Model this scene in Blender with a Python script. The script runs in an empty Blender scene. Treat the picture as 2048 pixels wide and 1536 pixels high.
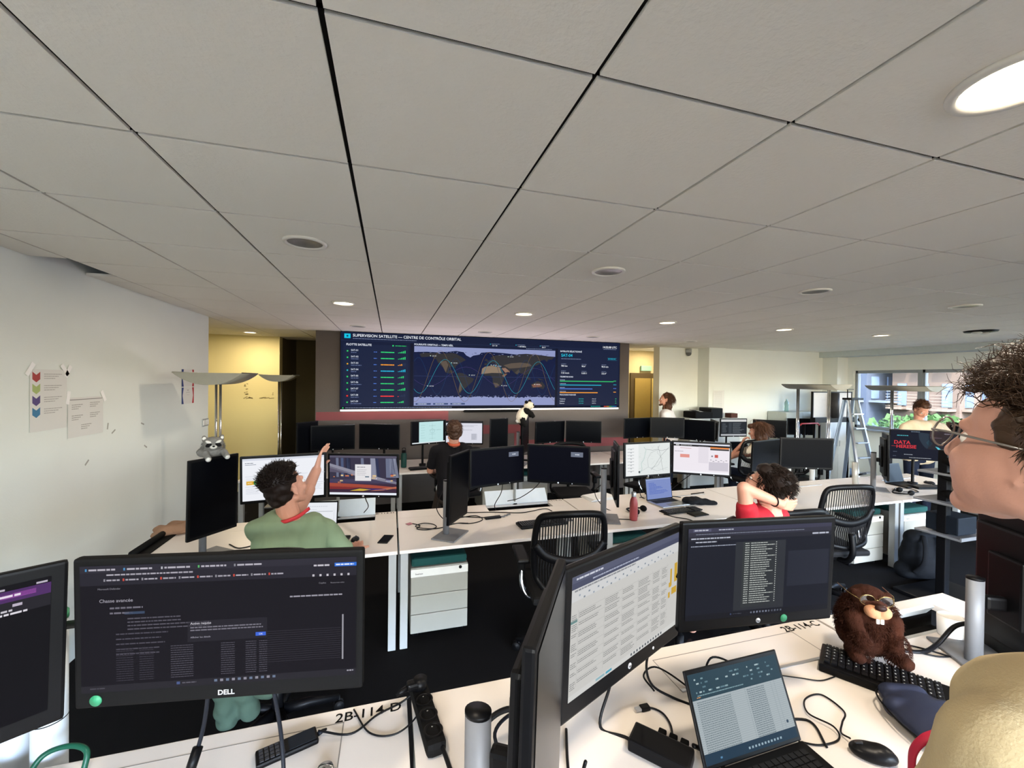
import bpy, bmesh, math, random
from mathutils import Vector, Matrix, noise
from math import sin, cos, pi, radians as rad
random.seed(7)
S = bpy.context.scene
# ---------------------------------------------------------------- camera, light, exposure
CEIL = 2.716; EXPO = 1.48
cd = bpy.data.cameras.new('camera'); cam = bpy.data.objects.new('camera', cd); S.collection.objects.link(cam)
cd.sensor_fit = 'HORIZONTAL'; cd.sensor_width = 36; cd.lens = 826.88*36/2048; cd.clip_start = .02; cd.clip_end = 400
_cy, _cp, _cr = rad(-16.3184), rad(-.5511), rad(-.7244)
_R = Matrix.Rotation(_cy, 3, 'Z') @ Matrix.Rotation(_cp, 3, 'X') @ Matrix.Rotation(_cr, 3, 'Y')
cam.matrix_world = Matrix.Translation((0, 0, 2.0)) @ (_R @ Matrix.Rotation(pi/2, 3, 'X')).to_4x4()
S.camera = cam
S.view_settings.view_transform = 'Standard'; S.view_settings.look = 'None'
S.view_settings.exposure = EXPO; S.view_settings.gamma = 1.0; S.view_settings.use_curve_mapping = False
W = bpy.data.worlds.new('world'); S.world = W; W.use_nodes = True
nt = W.node_tree; nt.nodes.clear()
_o = nt.nodes.new('ShaderNodeOutputWorld'); _b = nt.nodes.new('ShaderNodeBackground'); _s = nt.nodes.new('ShaderNodeTexSky')
_s.sky_type = 'NISHITA'; _s.sun_disc = False; _s.sun_elevation = rad(48); _s.sun_rotation = rad(200); _s.air_density = 1.2; _s.dust_density = 3
_b.inputs['Strength'].default_value = 2.3
_t = nt.nodes.new('ShaderNodeMix'); _t.data_type = 'RGBA'; _t.blend_type = 'MULTIPLY'; _t.inputs['Factor'].default_value = 1; _t.inputs['B'].default_value = (.88, 1.0, 1.22, 1)
nt.links.new(_s.outputs[0], _t.inputs['A']); nt.links.new(_t.outputs['Result'], _b.inputs[0]); nt.links.new(_b.outputs[0], _o.inputs[0])
def lamp(name, typ, loc, energy, color=(1, 1, 1), rot=(0, 0, 0), **kw):
    l = bpy.data.lights.new(name, typ); l.energy = energy; l.color = color
    for k, v in kw.items(): setattr(l, k, v)
    o = bpy.data.objects.new(name, l); S.collection.objects.link(o); o.location = loc; o.rotation_euler = rot
    return o
lamp('sun', 'SUN', (0, 0, 30), 6, (1, .95, .86), (rad(42), 0, rad(-65)), angle=rad(1))
# daylight entering by the window bands of the right-hand wall and of the added, unseen band behind the camera
for _n, _l, _r, _sx, _sy in (('window_portal', (9.98, 1.9, 1.68), (0, rad(90), 0), 1.3, 9.6), ('added_rear_portal', (3.4, -3.72, 1.5), (rad(90), 0, 0), 9.6, 2.3)):
    _p = lamp(_n, 'AREA', _l, 1, (1, 1, 1), _r, shape='RECTANGLE', size=_sx, size_y=_sy); _p.data.cycles.is_portal = True
S.cycles.use_denoising = True
S.cycles.max_bounces = 8; S.cycles.diffuse_bounces = 4; S.cycles.sample_clamp_indirect = 6
# ---------------------------------------------------------------- materials
def lin(h):
    if not isinstance(h, str): return (*h, 1) if len(h) == 3 else h
    h = h.lstrip('#'); c = [int(h[i:i+2], 16)/255 for i in (0, 2, 4)]
    return tuple(x/12.92 if x <= .04045 else ((x+.055)/1.055)**2.4 for x in c)+(1,)
_M = {}
def mat(name, col='#808080', rough=.5, metal=0, spec=None, var=.06, scale=20, bump=0, bscale=200, alpha=None, trans=0, emit=None, estr=1, sheen=0, coat=0):
    if name in _M: return _M[name]
    m = bpy.data.materials.new(name); m.use_nodes = True; n = m.node_tree.nodes; l = m.node_tree.links
    p = n['Principled BSDF']; c = lin(col)
    if spec is None: spec = .14 if max(c[:3]) < .03 else (.25 if max(c[:3]) < .12 else .4)
    p.inputs['Roughness'].default_value = rough; p.inputs['Metallic'].default_value = metal
    p.inputs['Specular IOR Level'].default_value = spec
    tc = n.new('ShaderNodeTexCoord')
    tx = n.new('ShaderNodeTexNoise'); tx.inputs['Scale'].default_value = scale; tx.inputs['Detail'].default_value = 4
    l.new(tc.outputs['Object'], tx.inputs['Vector'])
    mx = n.new('ShaderNodeMix'); mx.data_type = 'RGBA'
    mx.inputs['A'].default_value = tuple(max(0, x*(1-var)) for x in c[:3])+(1,)
    mx.inputs['B'].default_value = tuple(min(1, x*(1+var)) for x in c[:3])+(1,)
    l.new(tx.outputs['Fac'], mx.inputs['Factor']); l.new(mx.outputs['Result'], p.inputs['Base Color'])
    if bump:
        t2 = n.new('ShaderNodeTexNoise'); t2.inputs['Scale'].default_value = bscale; t2.inputs['Detail'].default_value = 3
        l.new(tc.outputs['Object'], t2.inputs['Vector'])
        b = n.new('ShaderNodeBump'); b.inputs['Strength'].default_value = bump; b.inputs['Distance'].default_value = .004
        l.new(t2.outputs['Fac'], b.inputs['Height']); l.new(b.outputs['Normal'], p.inputs['Normal'])
    if trans: p.inputs['Transmission Weight'].default_value = trans
    if sheen: p.inputs['Sheen Weight'].default_value = sheen
    if coat: p.inputs['Coat Weight'].default_value = coat
    if emit: p.inputs['Emission Color'].default_value = lin(emit); p.inputs['Emission Strength'].default_value = estr
    _M[name] = m; return m
def screen_mat(name, strength):
    if name in _M: return _M[name]
    m = bpy.data.materials.new(name); m.use_nodes = True; n = m.node_tree.nodes; l = m.node_tree.links
    p = n['Principled BSDF']; p.inputs['Base Color'].default_value = (.003, .003, .004, 1)
    p.inputs['Roughness'].default_value = .4; p.inputs['Specular IOR Level'].default_value = .03
    a = n.new('ShaderNodeVertexColor'); a.layer_name = 'Col'
    l.new(a.outputs['Color'], p.inputs['Emission Color']); p.inputs['Emission Strength'].default_value = strength/2**EXPO
    _M[name] = m; return m
def glass_mat(name, tint=(1, 1, 1), a=.12):
    if name in _M: return _M[name]
    m = bpy.data.materials.new(name); m.use_nodes = True; n = m.node_tree.nodes; l = m.node_tree.links; n.clear()
    o = n.new('ShaderNodeOutputMaterial'); mx = n.new('ShaderNodeMixShader'); t = n.new('ShaderNodeBsdfTransparent'); g = n.new('ShaderNodeBsdfGlossy')
    t.inputs[0].default_value = (*tint, 1); g.inputs['Roughness'].default_value = .03; mx.inputs[0].default_value = a
    f = n.new('ShaderNodeFresnel'); f.inputs[0].default_value = 1.45
    l.new(f.outputs[0], mx.inputs[0]); l.new(t.outputs[0], mx.inputs[1]); l.new(g.outputs[0], mx.inputs[2]); l.new(mx.outputs[0], o.inputs[0])
    _M[name] = m; return m
BLK = mat('black_plastic', '#08080a', .42, var=.1); BLK2 = mat('dark_grey_plastic', '#2a2b2e', .45)
BLKM = mat('matte_black', '#060607', .7); GRYP = mat('bezel_grey', '#3a3b40', .42); CABL = mat('black_cable', '#101012', .4)
SIL = mat('silver_plastic', '#a9abae', .32, .6); CHR = mat('chrome', '#d0d0d2', .12, 1); ALU = mat('aluminium', '#b9bcc0', .3, .9)
WHT = mat('white_laminate', '#dcd4cc', .3, var=.02, scale=6); WHM = mat('white_metal', '#9fa1a0', .4, var=.03)
OFFW = mat('off_white_wall', '#e4e7e0', .85, var=.03, scale=3, bump=.15, bscale=120)
SKIN = mat('skin', '#c79079', .5, var=.06, scale=14, bump=.05, bscale=300); SKIN2 = mat('skin_close', '#b98a79', .48, var=.1, scale=9, bump=.1, bscale=260)
GRN = mat('teal_fabric', '#123f3c', .85, bump=.3, bscale=500)
PED = mat('pedestal_grey', '#908e86', .5, var=.03)
# ---------------------------------------------------------------- mesh building
class MB:
    def __init__(s): s.v = []; s.f = []; s.mi = []; s.c = []; s.sm = []; s.T = Matrix.Identity(4); s.m = 0; s.col = (0, 0, 0, 1); s.smooth = False
    def add(s, vs, fs, smooth=None):
        b = len(s.v); s.v += [s.T @ Vector(p) for p in vs]
        for f in fs: s.f.append([b+i for i in f]); s.mi.append(s.m); s.c.append(s.col); s.sm.append(s.smooth if smooth is None else smooth)
        return s
    def box(s, c, d, bev=0, rot=None):
        x, y, z = d[0]/2, d[1]/2, d[2]/2
        if bev:
            bm = bmesh.new(); bmesh.ops.create_cube(bm, size=1); bmesh.ops.scale(bm, vec=d, verts=bm.verts)
            bmesh.ops.bevel(bm, geom=bm.edges[:], offset=min(bev, min(d)*.49), segments=2, affect='EDGES', profile=.6)
            bm.verts.ensure_lookup_table(); bm.verts.index_update()
            vs = [v.co.copy() for v in bm.verts]; fs = [[v.index for v in f.verts] for f in bm.faces]; bm.free()
        else:
            vs = [Vector((a*x, b*y, e*z)) for e in (-1, 1) for b in (-1, 1) for a in (-1, 1)]
            fs = [(0, 2, 3, 1), (4, 5, 7, 6), (0, 1, 5, 4), (2, 6, 7, 3), (0, 4, 6, 2), (1, 3, 7, 5)]
        R = rot if rot is not None else Matrix.Identity(3)
        c = Vector(c); return s.add([R @ v + c for v in vs], fs, False)
    def prism(s, pts, a, b, axis='z'):
        n = len(pts)
        def q(p, t): return {'z': (p[0], p[1], t), 'y': (p[0], t, p[1]), 'x': (t, p[0], p[1])}[axis]
        vs = [q(p, a) for p in pts]+[q(p, b) for p in pts]
        return s.add(vs, [list(range(n))[::-1], list(range(n, 2*n))]+[(i, (i+1) % n, n+(i+1) % n, n+i) for i in range(n)], False)
    def tube(s, pts, r, n=8, cap=True, flat=1):
        pts = [Vector(p) for p in pts]; N = len(pts); rs = r if isinstance(r, (list, tuple)) else [r]*N
        vs = []; fs = []; up = None
        for i, p in enumerate(pts):
            d = (pts[min(i+1, N-1)]-pts[max(i-1, 0)]); d = d.normalized() if d.length > 1e-9 else Vector((0, 0, 1))
            if up is None: up = Vector((0, 0, 1)) if abs(d.z) < .9 else Vector((1, 0, 0))
            a = d.cross(up); a = a.normalized() if a.length > 1e-6 else Vector((1, 0, 0)); up = a.cross(d).normalized()
            for k in range(n):
                t = 2*pi*k/n; vs.append(p+a*cos(t)*rs[i]+up*sin(t)*rs[i]*flat)
        for i in range(N-1):
            for k in range(n): fs.append((i*n+k, i*n+(k+1) % n, (i+1)*n+(k+1) % n, (i+1)*n+k))
        if cap: fs += [list(range(n))[::-1], list(range((N-1)*n, N*n))]
        return s.add(vs, fs, True)
    def cyl(s, a, b, r, r2=None, n=20): return s.tube([a, b], [r, r if r2 is None else r2], n)
    def lathe(s, prof, c=(0, 0, 0), n=28):
        vs = []; fs = []; m = len(prof)
        for i in range(n):
            t = 2*pi*i/n
            for r, z in prof: vs.append((c[0]+r*cos(t), c[1]+r*sin(t), c[2]+z))
        for i in range(n):
            j = (i+1) % n
            for k in range(m-1): fs.append((i*m+k, j*m+k, j*m+k+1, i*m+k+1))
        return s.add(vs, fs, True)
    def ell(s, c, r, n=16, rot=None):
        vs = []; fs = []; m = n//2; c = Vector(c); r = Vector(r) if not isinstance(r, (int, float)) else Vector((r, r, r)); R = rot or Matrix.Identity(3)
        for j in range(m+1):
            ph = pi*j/m
            for i in range(n):
                t = 2*pi*i/n; vs.append(c+R @ Vector((r.x*sin(ph)*cos(t), r.y*sin(ph)*sin(t), r.z*cos(ph))))
        for j in range(m):
            for i in range(n): fs.append((j*n+i, (j+1)*n+i, (j+1)*n+(i+1) % n, j*n+(i+1) % n))
        return s.add(vs, fs, True)
    def quad(s, a, b, c, d): return s.add([a, b, c, d], [(0, 1, 2, 3)], False)
def me_obj(name, me, parent=None, loc=None, rot=None):
    o = bpy.data.objects.new(name, me); S.collection.objects.link(o)
    if parent is not None: o.parent = parent
    if loc is not None: o.location = loc
    if rot is not None: o.rotation_euler = rot
    return o
def build(mb, name, mats, parent=None, loc=None, rot=None, sub=0):
    me = bpy.data.meshes.new(name); me.from_pydata([tuple(v) for v in mb.v], [], mb.f); me.update()
    for m in (mats if isinstance(mats, (list, tuple)) else [mats]): me.materials.append(m)
    me.polygons.foreach_set('material_index', mb.mi); me.polygons.foreach_set('use_smooth', mb.sm)
    if any(c != (0, 0, 0, 1) for c in mb.c):
        at = me.color_attributes.new('Col', 'FLOAT_COLOR', 'CORNER'); i = 0; buf = []
        for p, c in zip(me.polygons, mb.c): buf += list(c)*p.loop_total
        at.data.foreach_set('color', buf)
    o = me_obj(name, me, parent, loc, rot)
    if sub: md = o.modifiers.new('s', 'SUBSURF'); md.levels = md.render_levels = sub
    return o
def tag(o, label, cat, group=None):
    o['label'] = label; o['category'] = cat
    if group: o['group'] = group
    return o
def thing(name, label, cat, loc=(0, 0, 0), rz=0, group=None):
    o = bpy.data.objects.new(name, None); o.empty_display_size = .1; S.collection.objects.link(o); o.location = loc; o.rotation_euler = (0, 0, rz)
    return tag(o, label, cat, group)
def struct(mb, name, mats, parent=None):
    o = build(mb, name, mats, parent)
    if parent is None: o['kind'] = 'structure'
    return o
def dup(root, loc, rz, label, group=None):
    r = root.copy(); S.collection.objects.link(r); r.location = loc; r.rotation_euler = (0, 0, rz); r['label'] = label
    if group: r['group'] = group
    for ch in list(root.children):
        c = ch.copy(); S.collection.objects.link(c); c.parent = r
        for g in ch.children:
            d = g.copy(); S.collection.objects.link(d); d.parent = c
    return r
def smoothpath(pts, k=8):
    P = [Vector(p) for p in pts]; P = [P[0]*2-P[1]]+P+[P[-1]*2-P[-2]]; out = []
    for i in range(1, len(P)-2):
        a, b, c, d = P[i-1:i+3]
        for j in range(k):
            t = j/k; out.append(.5*((2*b)+(c-a)*t+(2*a-5*b+4*c-d)*t*t+(3*b-a-3*c+d)*t**3))
    out.append(P[-2]); return out
# text as faces
_tc = {}
def text_geo(s, bold=0):
    if (s, bold) in _tc: return _tc[(s, bold)]
    cu = bpy.data.curves.new('t', 'FONT'); cu.body = s; cu.size = 1; cu.resolution_u = 3; cu.offset = bold
    o = bpy.data.objects.new('t', cu); me = o.to_mesh(); vs = [v.co.copy() for v in me.vertices]; fs = [list(p.vertices) for p in me.polygons]
    o.to_mesh_clear(); bpy.data.objects.remove(o); bpy.data.curves.remove(cu)
    if not vs: vs = [Vector((0, 0, 0))]
    x0 = min(v.x for v in vs); w = max(v.x for v in vs)-x0
    for v in vs: v.x -= x0
    _tc[(s, bold)] = (vs, fs, w); return _tc[(s, bold)]
def flat_text(name, s, h, mt, parent, M, bold=.01):   # lettering lying in the local xy plane of M
    vs, fs, w = text_geo(s, bold); k = h/.7; mb = MB(); mb.T = M; mb.add([(v.x*k-w*k/2, v.y*k, 0) for v in vs], fs)
    return build(mb, name, mt, parent)
class Scr:      # content of a screen, laid out in its own width by height, y downwards
    def __init__(s, w, h, bg): s.w, s.h = w, h; s.mb = MB(); s.L = 0; s.rect(0, 0, 1, 1, bg)
    def P(s, u, v): return ((u-.5)*s.w, -.0006-.00012*s.L, (.5-v)*s.h)
    def rect(s, u, v, du, dv, c): s.mb.col = lin(c); s.mb.quad(s.P(u, v+dv), s.P(u+du, v+dv), s.P(u+du, v), s.P(u, v)); return s
    def up(s): s.L += 1; return s
    def poly(s, pts, c):
        from mathutils.geometry import tessellate_polygon as tp
        q = [Vector((p[0]*s.w, p[1]*s.h, 0)) for p in pts]; s.mb.col = lin(c)
        s.mb.add([s.P(*p) for p in pts], [list(t) for t in tp([q])])
    def line(s, pts, t, c):
        s.mb.col = lin(c)
        for a, b in zip(pts, pts[1:]):
            d = Vector(((b[0]-a[0])*s.w, (b[1]-a[1])*s.h)); 
            if d.length < 1e-9: continue
            n = Vector((-d.y, d.x)).normalized()*t/2; nu, nv = n.x/s.w, n.y/s.h
            s.mb.quad(s.P(a[0]-nu, a[1]-nv), s.P(b[0]-nu, b[1]-nv), s.P(b[0]+nu, b[1]+nv), s.P(a[0]+nu, a[1]+nv))
    def text(s, t, u, v, h, c, bold=.0, right=False):   # v = baseline; h = cap height in screen fractions
        vs, fs, w = text_geo(t, bold); k = h*s.h/.7; s.mb.col = lin(c); x0 = (u-.5)*s.w-(w*k if right else 0); z0 = (.5-v)*s.h
        y = -.0006-.00012*s.L; s.mb.add([(x0+p.x*k, y, z0+p.y*k) for p in vs], fs)
    def greek(s, u, v, du, h, c, seed=0, gap=.25):        # a line of writing too small to read
        r = random.Random(seed*7.3+u*91+v*57); x = u
        while x < u+du:
            w = h*s.h/s.w*r.uniform(1.2, 4.5); w = min(w, u+du-x)
            s.rect(x, v, w, h, c); x += w+h*s.h/s.w*.8*gap*4*.6
    def dot(s, u, v, r, c, n=12):
        s.mb.col = lin(c); k = s.h/s.w; s.mb.add([s.P(u+r*k*cos(2*pi*i/n), v+r*sin(2*pi*i/n)) for i in range(n)], [list(range(n))[::-1]])
# fused organic bodies: capsules and ellipsoids united by a voxel remesh
def blob(name, prims, vox, mt, parent=None, smooth=3, disp=None):
    mb = MB()
    for p in prims:
        if p[0] == 'c':
            a, b, r0, r1 = Vector(p[1]), Vector(p[2]), p[3], p[4]; d = b-a; L = max(d.length, 1e-5); z = d/L
            q = z.to_track_quat('Z', 'Y').to_matrix(); vs = []; fs = []; n = 14; rings = []
            for j in range(0, 5): th = -pi/2+j*pi/8; rings.append((r0*cos(th), r0*sin(th)))
            rings = [(max(x, 1e-5), y) for x, y in rings]
            for j in range(0, 5): th = j*pi/8; rings.append((max(r1*cos(th), 1e-5), L+r1*sin(th)))
            for rr, zz in rings:
                for i in range(n): t = 2*pi*i/n; vs.append(a+q @ Vector((rr*cos(t), rr*sin(t), zz)))
            for j in range(len(rings)-1):
                for i in range(n): fs.append((j*n+i, j*n+(i+1) % n, (j+1)*n+(i+1) % n, (j+1)*n+i))
            fs += [list(range(n))[::-1], list(range((len(rings)-1)*n, len(rings)*n))]
            mb.add(vs, fs)
        else: mb.ell(p[1], p[2], 20, p[3] if len(p) > 3 else None)
    me = bpy.data.meshes.new(name+'_src'); me.from_pydata([tuple(v) for v in mb.v], [], mb.f)
    o = bpy.data.objects.new(name+'_src', me); S.collection.objects.link(o)
    md = o.modifiers.new('r', 'REMESH'); md.mode = 'VOXEL'; md.voxel_size = vox
    if smooth: sm = o.modifiers.new('s', 'SMOOTH'); sm.factor = .6; sm.iterations = smooth
    dg = bpy.context.evaluated_depsgraph_get(); m2 = bpy.data.meshes.new_from_object(o.evaluated_get(dg)); m2.name = name
    bpy.data.objects.remove(o); bpy.data.meshes.remove(me)
    m2.materials.clear(); m2.materials.append(mt)
    if disp:
        amp, sc = disp; m2.update(); ns = [v.normal.copy() for v in m2.vertices]
        for v, nn in zip(m2.vertices, ns): v.co += nn*amp*noise.noise(v.co*sc)
    m2.polygons.foreach_set('use_smooth', [True]*len(m2.polygons))
    return me_obj(name, m2, parent)
def strands(name, n, center, rad3, M, keep, length, flow, r, mt, parent, curl=.3, seed=1, coil=0):
    """hair: tapered bent strands rooted on an ellipsoid in the head frame M"""
    rn = random.Random(seed); mb = MB(); mb.T = M; c = Vector(center); k = 0
    while k < n:
        d = Vector((rn.gauss(0, 1), rn.gauss(0, 1), rn.gauss(0, 1))).normalized()
        if not keep(d): k += .02; continue
        p = c+Vector((d.x*rad3[0], d.y*rad3[1], d.z*rad3[2])); nn = Vector((d.x/rad3[0], d.y/rad3[1], d.z/rad3[2])).normalized()
        g = flow(d).normalized(); L = length*rn.uniform(.6, 1.25); j = Vector((rn.uniform(-1, 1), rn.uniform(-1, 1), rn.uniform(-1, 1)))*curl
        a = (nn*.7+g*.7+j).normalized(); b = (nn*.15+g+j).normalized()
        pts = [p-nn*.004, p+a*L*.35, p+a*L*.35+((a+b)/2).normalized()*L*.35, p+a*L*.35+((a+b)/2).normalized()*L*.35+(b*.8-nn*.2+j*.6)*L*.3]
        if coil:
            a2 = a.orthogonal().normalized(); b2 = a.cross(a2); ph = rn.uniform(0, 6); w = rn.uniform(3, 6); q = pts; pts = []
            for i in range(9):
                u = i/8*3; m = min(int(u), 2); c0 = q[m].lerp(q[m+1], u-m); g2 = coil*min(1, i/3); pts.append(c0+(a2*cos(ph+w*i/8*1.6)+b2*sin(ph+w*i/8*1.6))*g2)
            mb.tube(pts, [r*(1-.1*i) for i in range(9)], 3, cap=False); k += 1; continue
        mb.tube(pts, [r, r*.9, r*.6, r*.1], 3, cap=False); k += 1
    return build(mb, name, mt, parent)
# ---------------------------------------------------------------- the room
def carpet_mat():
    m = mat('carpet', '#080606', .95, var=.25, scale=60, bump=.6, bscale=700); n = m.node_tree.nodes; l = m.node_tree.links
    return m
mb = MB(); mb.box((4, 2.8, -.05), (17, 14, .1)); struct(mb, 'floor', carpet_mat())
# ceiling of square mineral tiles on a concealed grid, one strip tile missing by the left wall
tile = mat('ceiling_tile', '#e8e4da', .9, var=.03, scale=2, bump=.35, bscale=90)
mb = MB(); GX0, GX, GY0, GY = -.139, .595, 1.492, .605
xs = [-2.12]+[GX0+k*GX for k in range(-3, 17)]+[9.76]; ys = [-3.7]+[GY0+k*GY for k in range(-8, 13)]
xs2 = [-6.0, -4.2, -3.3, -2.7, -2.12]
def tiles(xs, ys, hole=False):
    for i in range(len(xs)-1):
        for j in range(len(ys)-1):
            x0, x1, y0, y1 = xs[i], xs[i+1], ys[j], ys[j+1]
            if hole and i == 0 and 3.2 < (y0+y1)/2 < 3.8: y0 = 3.72
            if hole and i == 0 and 2.7 < (y0+y1)/2 < 3.2: y1 = 3.24
            g = .0065; mb.box(((x0+x1)/2, (y0+y1)/2, CEIL+.009), (x1-x0-2*g, y1-y0-2*g, .018))
tiles(xs, ys, True); tiles(xs2, [5.9, 6.5, 7.1, 7.7, 8.3, 8.9, 9.7])
mb.m = 1; mb.box((4, 2.8, CEIL+.32), (17, 14, .04))
for x in xs[1:-1]: mb.box((x, 2.4, CEIL+.012), (.0128, 12.2, .006))
for y in ys[1:-1]: mb.box((3.9, y, CEIL+.012), (11.6, .0128, .006))
struct(mb, 'ceiling', [tile, mat('ceiling_void', '#100f0e', .95)])
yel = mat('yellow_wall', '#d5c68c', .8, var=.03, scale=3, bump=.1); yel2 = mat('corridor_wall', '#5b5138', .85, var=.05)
H = CEIL+.3
mb = MB(); mb.box((-2.22, 1.0, H/2), (.2, 9.66, H)); struct(mb, 'wall_left', OFFW)
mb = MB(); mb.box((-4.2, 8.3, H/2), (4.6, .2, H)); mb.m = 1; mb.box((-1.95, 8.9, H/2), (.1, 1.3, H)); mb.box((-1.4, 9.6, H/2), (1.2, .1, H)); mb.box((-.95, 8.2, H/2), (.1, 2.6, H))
mb.m = 0; mb.box((-6.1, 7, H/2), (.2, 3, H)); mb.box((-4.2, 5.6, H/2), (3.9, .2, H)); struct(mb, 'wall_corridor', [yel, yel2])
# painted back wall: dark brown-grey with a faded red band pattern
def backmat():
    m = mat('dark_painted_wall', '#5a524e', .55, var=.12, scale=2.5, bump=.2, bscale=60); return m
red = mat('red_paint', '#7d3a3e', .6, var=.06, scale=6)
mb = MB(); mb.box((1.6, 6.96, H/2), (5.4, .2, H)); mb.m = 1
def stripe(x0, x1, z0, z1): mb.box(((x0+x1)/2, 6.859, (z0+z1)/2), (x1-x0, .003, z1-z0))
stripe(-1.09, .916, 1.345, 1.475); stripe(.80, .916, 1.05, 1.345); stripe(.916, 2.2, 1.08, 1.23); stripe(2.06, 2.2, .84, 1.08); stripe(2.2, 4.29, .80, .955)
struct(mb, 'wall_back', [backmat(), red])
# right part of the back wall with its column and return
mb = MB(); mb.box((5.78, 7.42, H/2), (.96, .2, H)); mb.box((6.46, 7.25, H/2), (.42, .5, H)); mb.box((8.2, 7.17, H/2), (3.2, .2, H)); mb.box((9.62, 6.95, H/2), (.34, .42, H))
struct(mb, 'wall_back_right', OFFW)
mb = MB(); mb.box((6.0, 8.5, H/2), (4, .2, H)); mb.box((4.25, 7.75, H/2), (.1, 1.5, H)); mb.box((7.6, 8.0, H/2), (.1, 1.2, H)); struct(mb, 'wall_corridor_right', mat('beige_corridor', '#b7a578', .8))
# corridor door
mb = MB(); mb.box((5.69, 8.385, 1.1), (.80, .05, 2.2)); d = struct(mb, 'door_1', mat('door_dark_wood', '#4a3c22', .5))
mb = MB(); mb.box((5.60, 8.35, 1.05), (.42, .03, 2.06), .003); build(mb, 'door_leaf', mat('door_ochre', '#8d7536', .5), d)
mb = MB(); mb.box((5.93, 8.35, 1.05), (.17, .03, 2.06), .003); build(mb, 'door_side_panel', mat('door_yellow', '#b59d58', .5), d)
mb = MB(); mb.cyl((5.74, 8.34, 1.03), (5.74, 8.29, 1.03), .01); mb.cyl((5.74, 8.29, 1.03), (5.65, 8.29, 1.03), .009); build(mb, 'door_handle', CHR, d)
# window wall on the right: parapet, lintel, soffit, mullions
mb = MB(); mb.box((9.86, 1.73, .53), (.2, 9.76, 1.06)); mb.box((9.86, 1.73, 2.66), (.2, 9.76, .72)); mb.box((9.86, 6.98, 1.6), (.2, .74, 2.9)); mb.box((9.86, -3.4, 1.6), (.2, .5, 2.9)); struct(mb, 'wall_right', OFFW)
mb = MB(); mb.box((9.55, 1.7, 2.66), (.42, 11, .13), .006); struct(mb, 'trim_1', mat('soffit_paint', '#c4cdcc', .7))
mb = MB(); mb.box((9.66, 1.7, 1.045), (.24, 10.4, .03), .006); struct(mb, 'trim_2', mat('sill', '#9da3a6', .5))
frm = mat('window_frame_grey', '#8d9499', .45); gl = glass_mat('window_glass')
wy = [6.6, 5.41, 3.4, 1.4, -.6, -2.6]
for i in range(5):
    y1, y0 = wy[i], wy[i+1]; mb = MB(); t = .045
    for (c, dd) in (((9.84, (y0+y1)/2, 2.27), (.08, y1-y0, .06)), ((9.84, (y0+y1)/2, 1.09), (.08, y1-y0, .06)), ((9.84, y0+t/2+.01, 1.68), (.1, t+.03, 1.24)), ((9.84, y1-t/2, 1.68), (.08, t, 1.24))): mb.box(c, dd, .004)
    w = struct(mb, 'window_%d' % (i+1), frm)
    mb = MB(); mb.box((9.85, (y0+y1)/2, 1.68), (.008, y1-y0-.08, 1.14)); build(mb, 'window_pane', gl, w)
# wall behind the camera; unseen tall windows added here to bring in more daylight
mb = MB(); mb.box((3.8, -3.6, .17), (12.3, .2, .34)); mb.box((3.8, -3.6, 2.85), (12.3, .2, .36)); mb.box((-1.92, -3.6, 1.505), (.84, .2, 2.33)); mb.box((8.95, -3.6, 1.505), (1.8, .2, 2.33)); struct(mb, 'wall_rear', OFFW)
for i in range(4):
    x0 = -1.5+i*2.39; mb = MB()
    for c, dd in (((x0+1.195, -3.6, .37), (2.39, .08, .05)), ((x0+1.195, -3.6, 2.64), (2.39, .08, .05)), ((x0+.03, -3.6, 1.5), (.06, .08, 2.3)), ((x0+2.36, -3.6, 1.5), (.06, .08, 2.3))): mb.box(c, dd)
    w = struct(mb, 'window_%d' % (i+6), frm); mb = MB(); mb.box((x0+1.195, -3.6, 1.5), (2.3, .008, 2.26)); build(mb, 'window_pane', gl, w)
# ceiling downlights
rimm = mat('downlight_rim', '#d9d6cf', .4); refl = mat('downlight_reflector', '#8b8a86', .35, .4)
lampm = mat('downlight_glow', '#fff1d8', .5, emit='#ffe9c8', estr=5)
def downlight(x, y, on, label, r=.107, power=9, group=None):
    t = thing('ceiling_downlight', label, 'ceiling light', (x, y, CEIL), 0, group or ('lit ceiling downlights' if on else 'unlit ceiling downlights'))
    mb = MB(); mb.lathe([(r*.80, -.004), (r*.84, -.012), (r*.97, -.012), (r, -.006), (r, .001), (r*.8, .001)], n=36); build(mb, 'trim_ring', rimm, t)
    mb = MB()
    if on:
        mb.lathe([(.0001, -.006), (r*.8, -.004)], n=36); build(mb, 'diffuser', lampm, t)
        lamp('downlight_lamp', 'AREA', (x, y, CEIL-.02), power*.55, (1, .86, .68), shape='DISK', size=r*1.6)
    else: mb.lathe([(.0001, -.0015), (r*.45, -.0025), (r*.5, -.005), (r*.8, -.006)], n=36); build(mb, 'reflector', refl, t)
LX = [-.441+1.808*k for k in range(6)]
nm = ['leftmost', 'second from the left', 'third from the left', 'fourth from the left', 'rightmost']
for k in range(5): downlight(LX[k], 4.245, True, 'glowing round downlight in the row above the middle desks, '+nm[k])
downlight(1.40, .60, True, 'large bright round downlight at the top right corner, nearest of all', .125, 15)
for x, y, pw in ((-.44, .6, 14), (3.16, .6, 12), (4.97, .6, 11), (-.44, -1.2, 9), (1.36, -1.2, 9), (3.16, -1.2, 9), (6.8, .6, 10)):   # the same grid goes on outside the picture
    downlight(x, y, True, 'lit downlight behind the camera position, outside the view', .107, pw)
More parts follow.
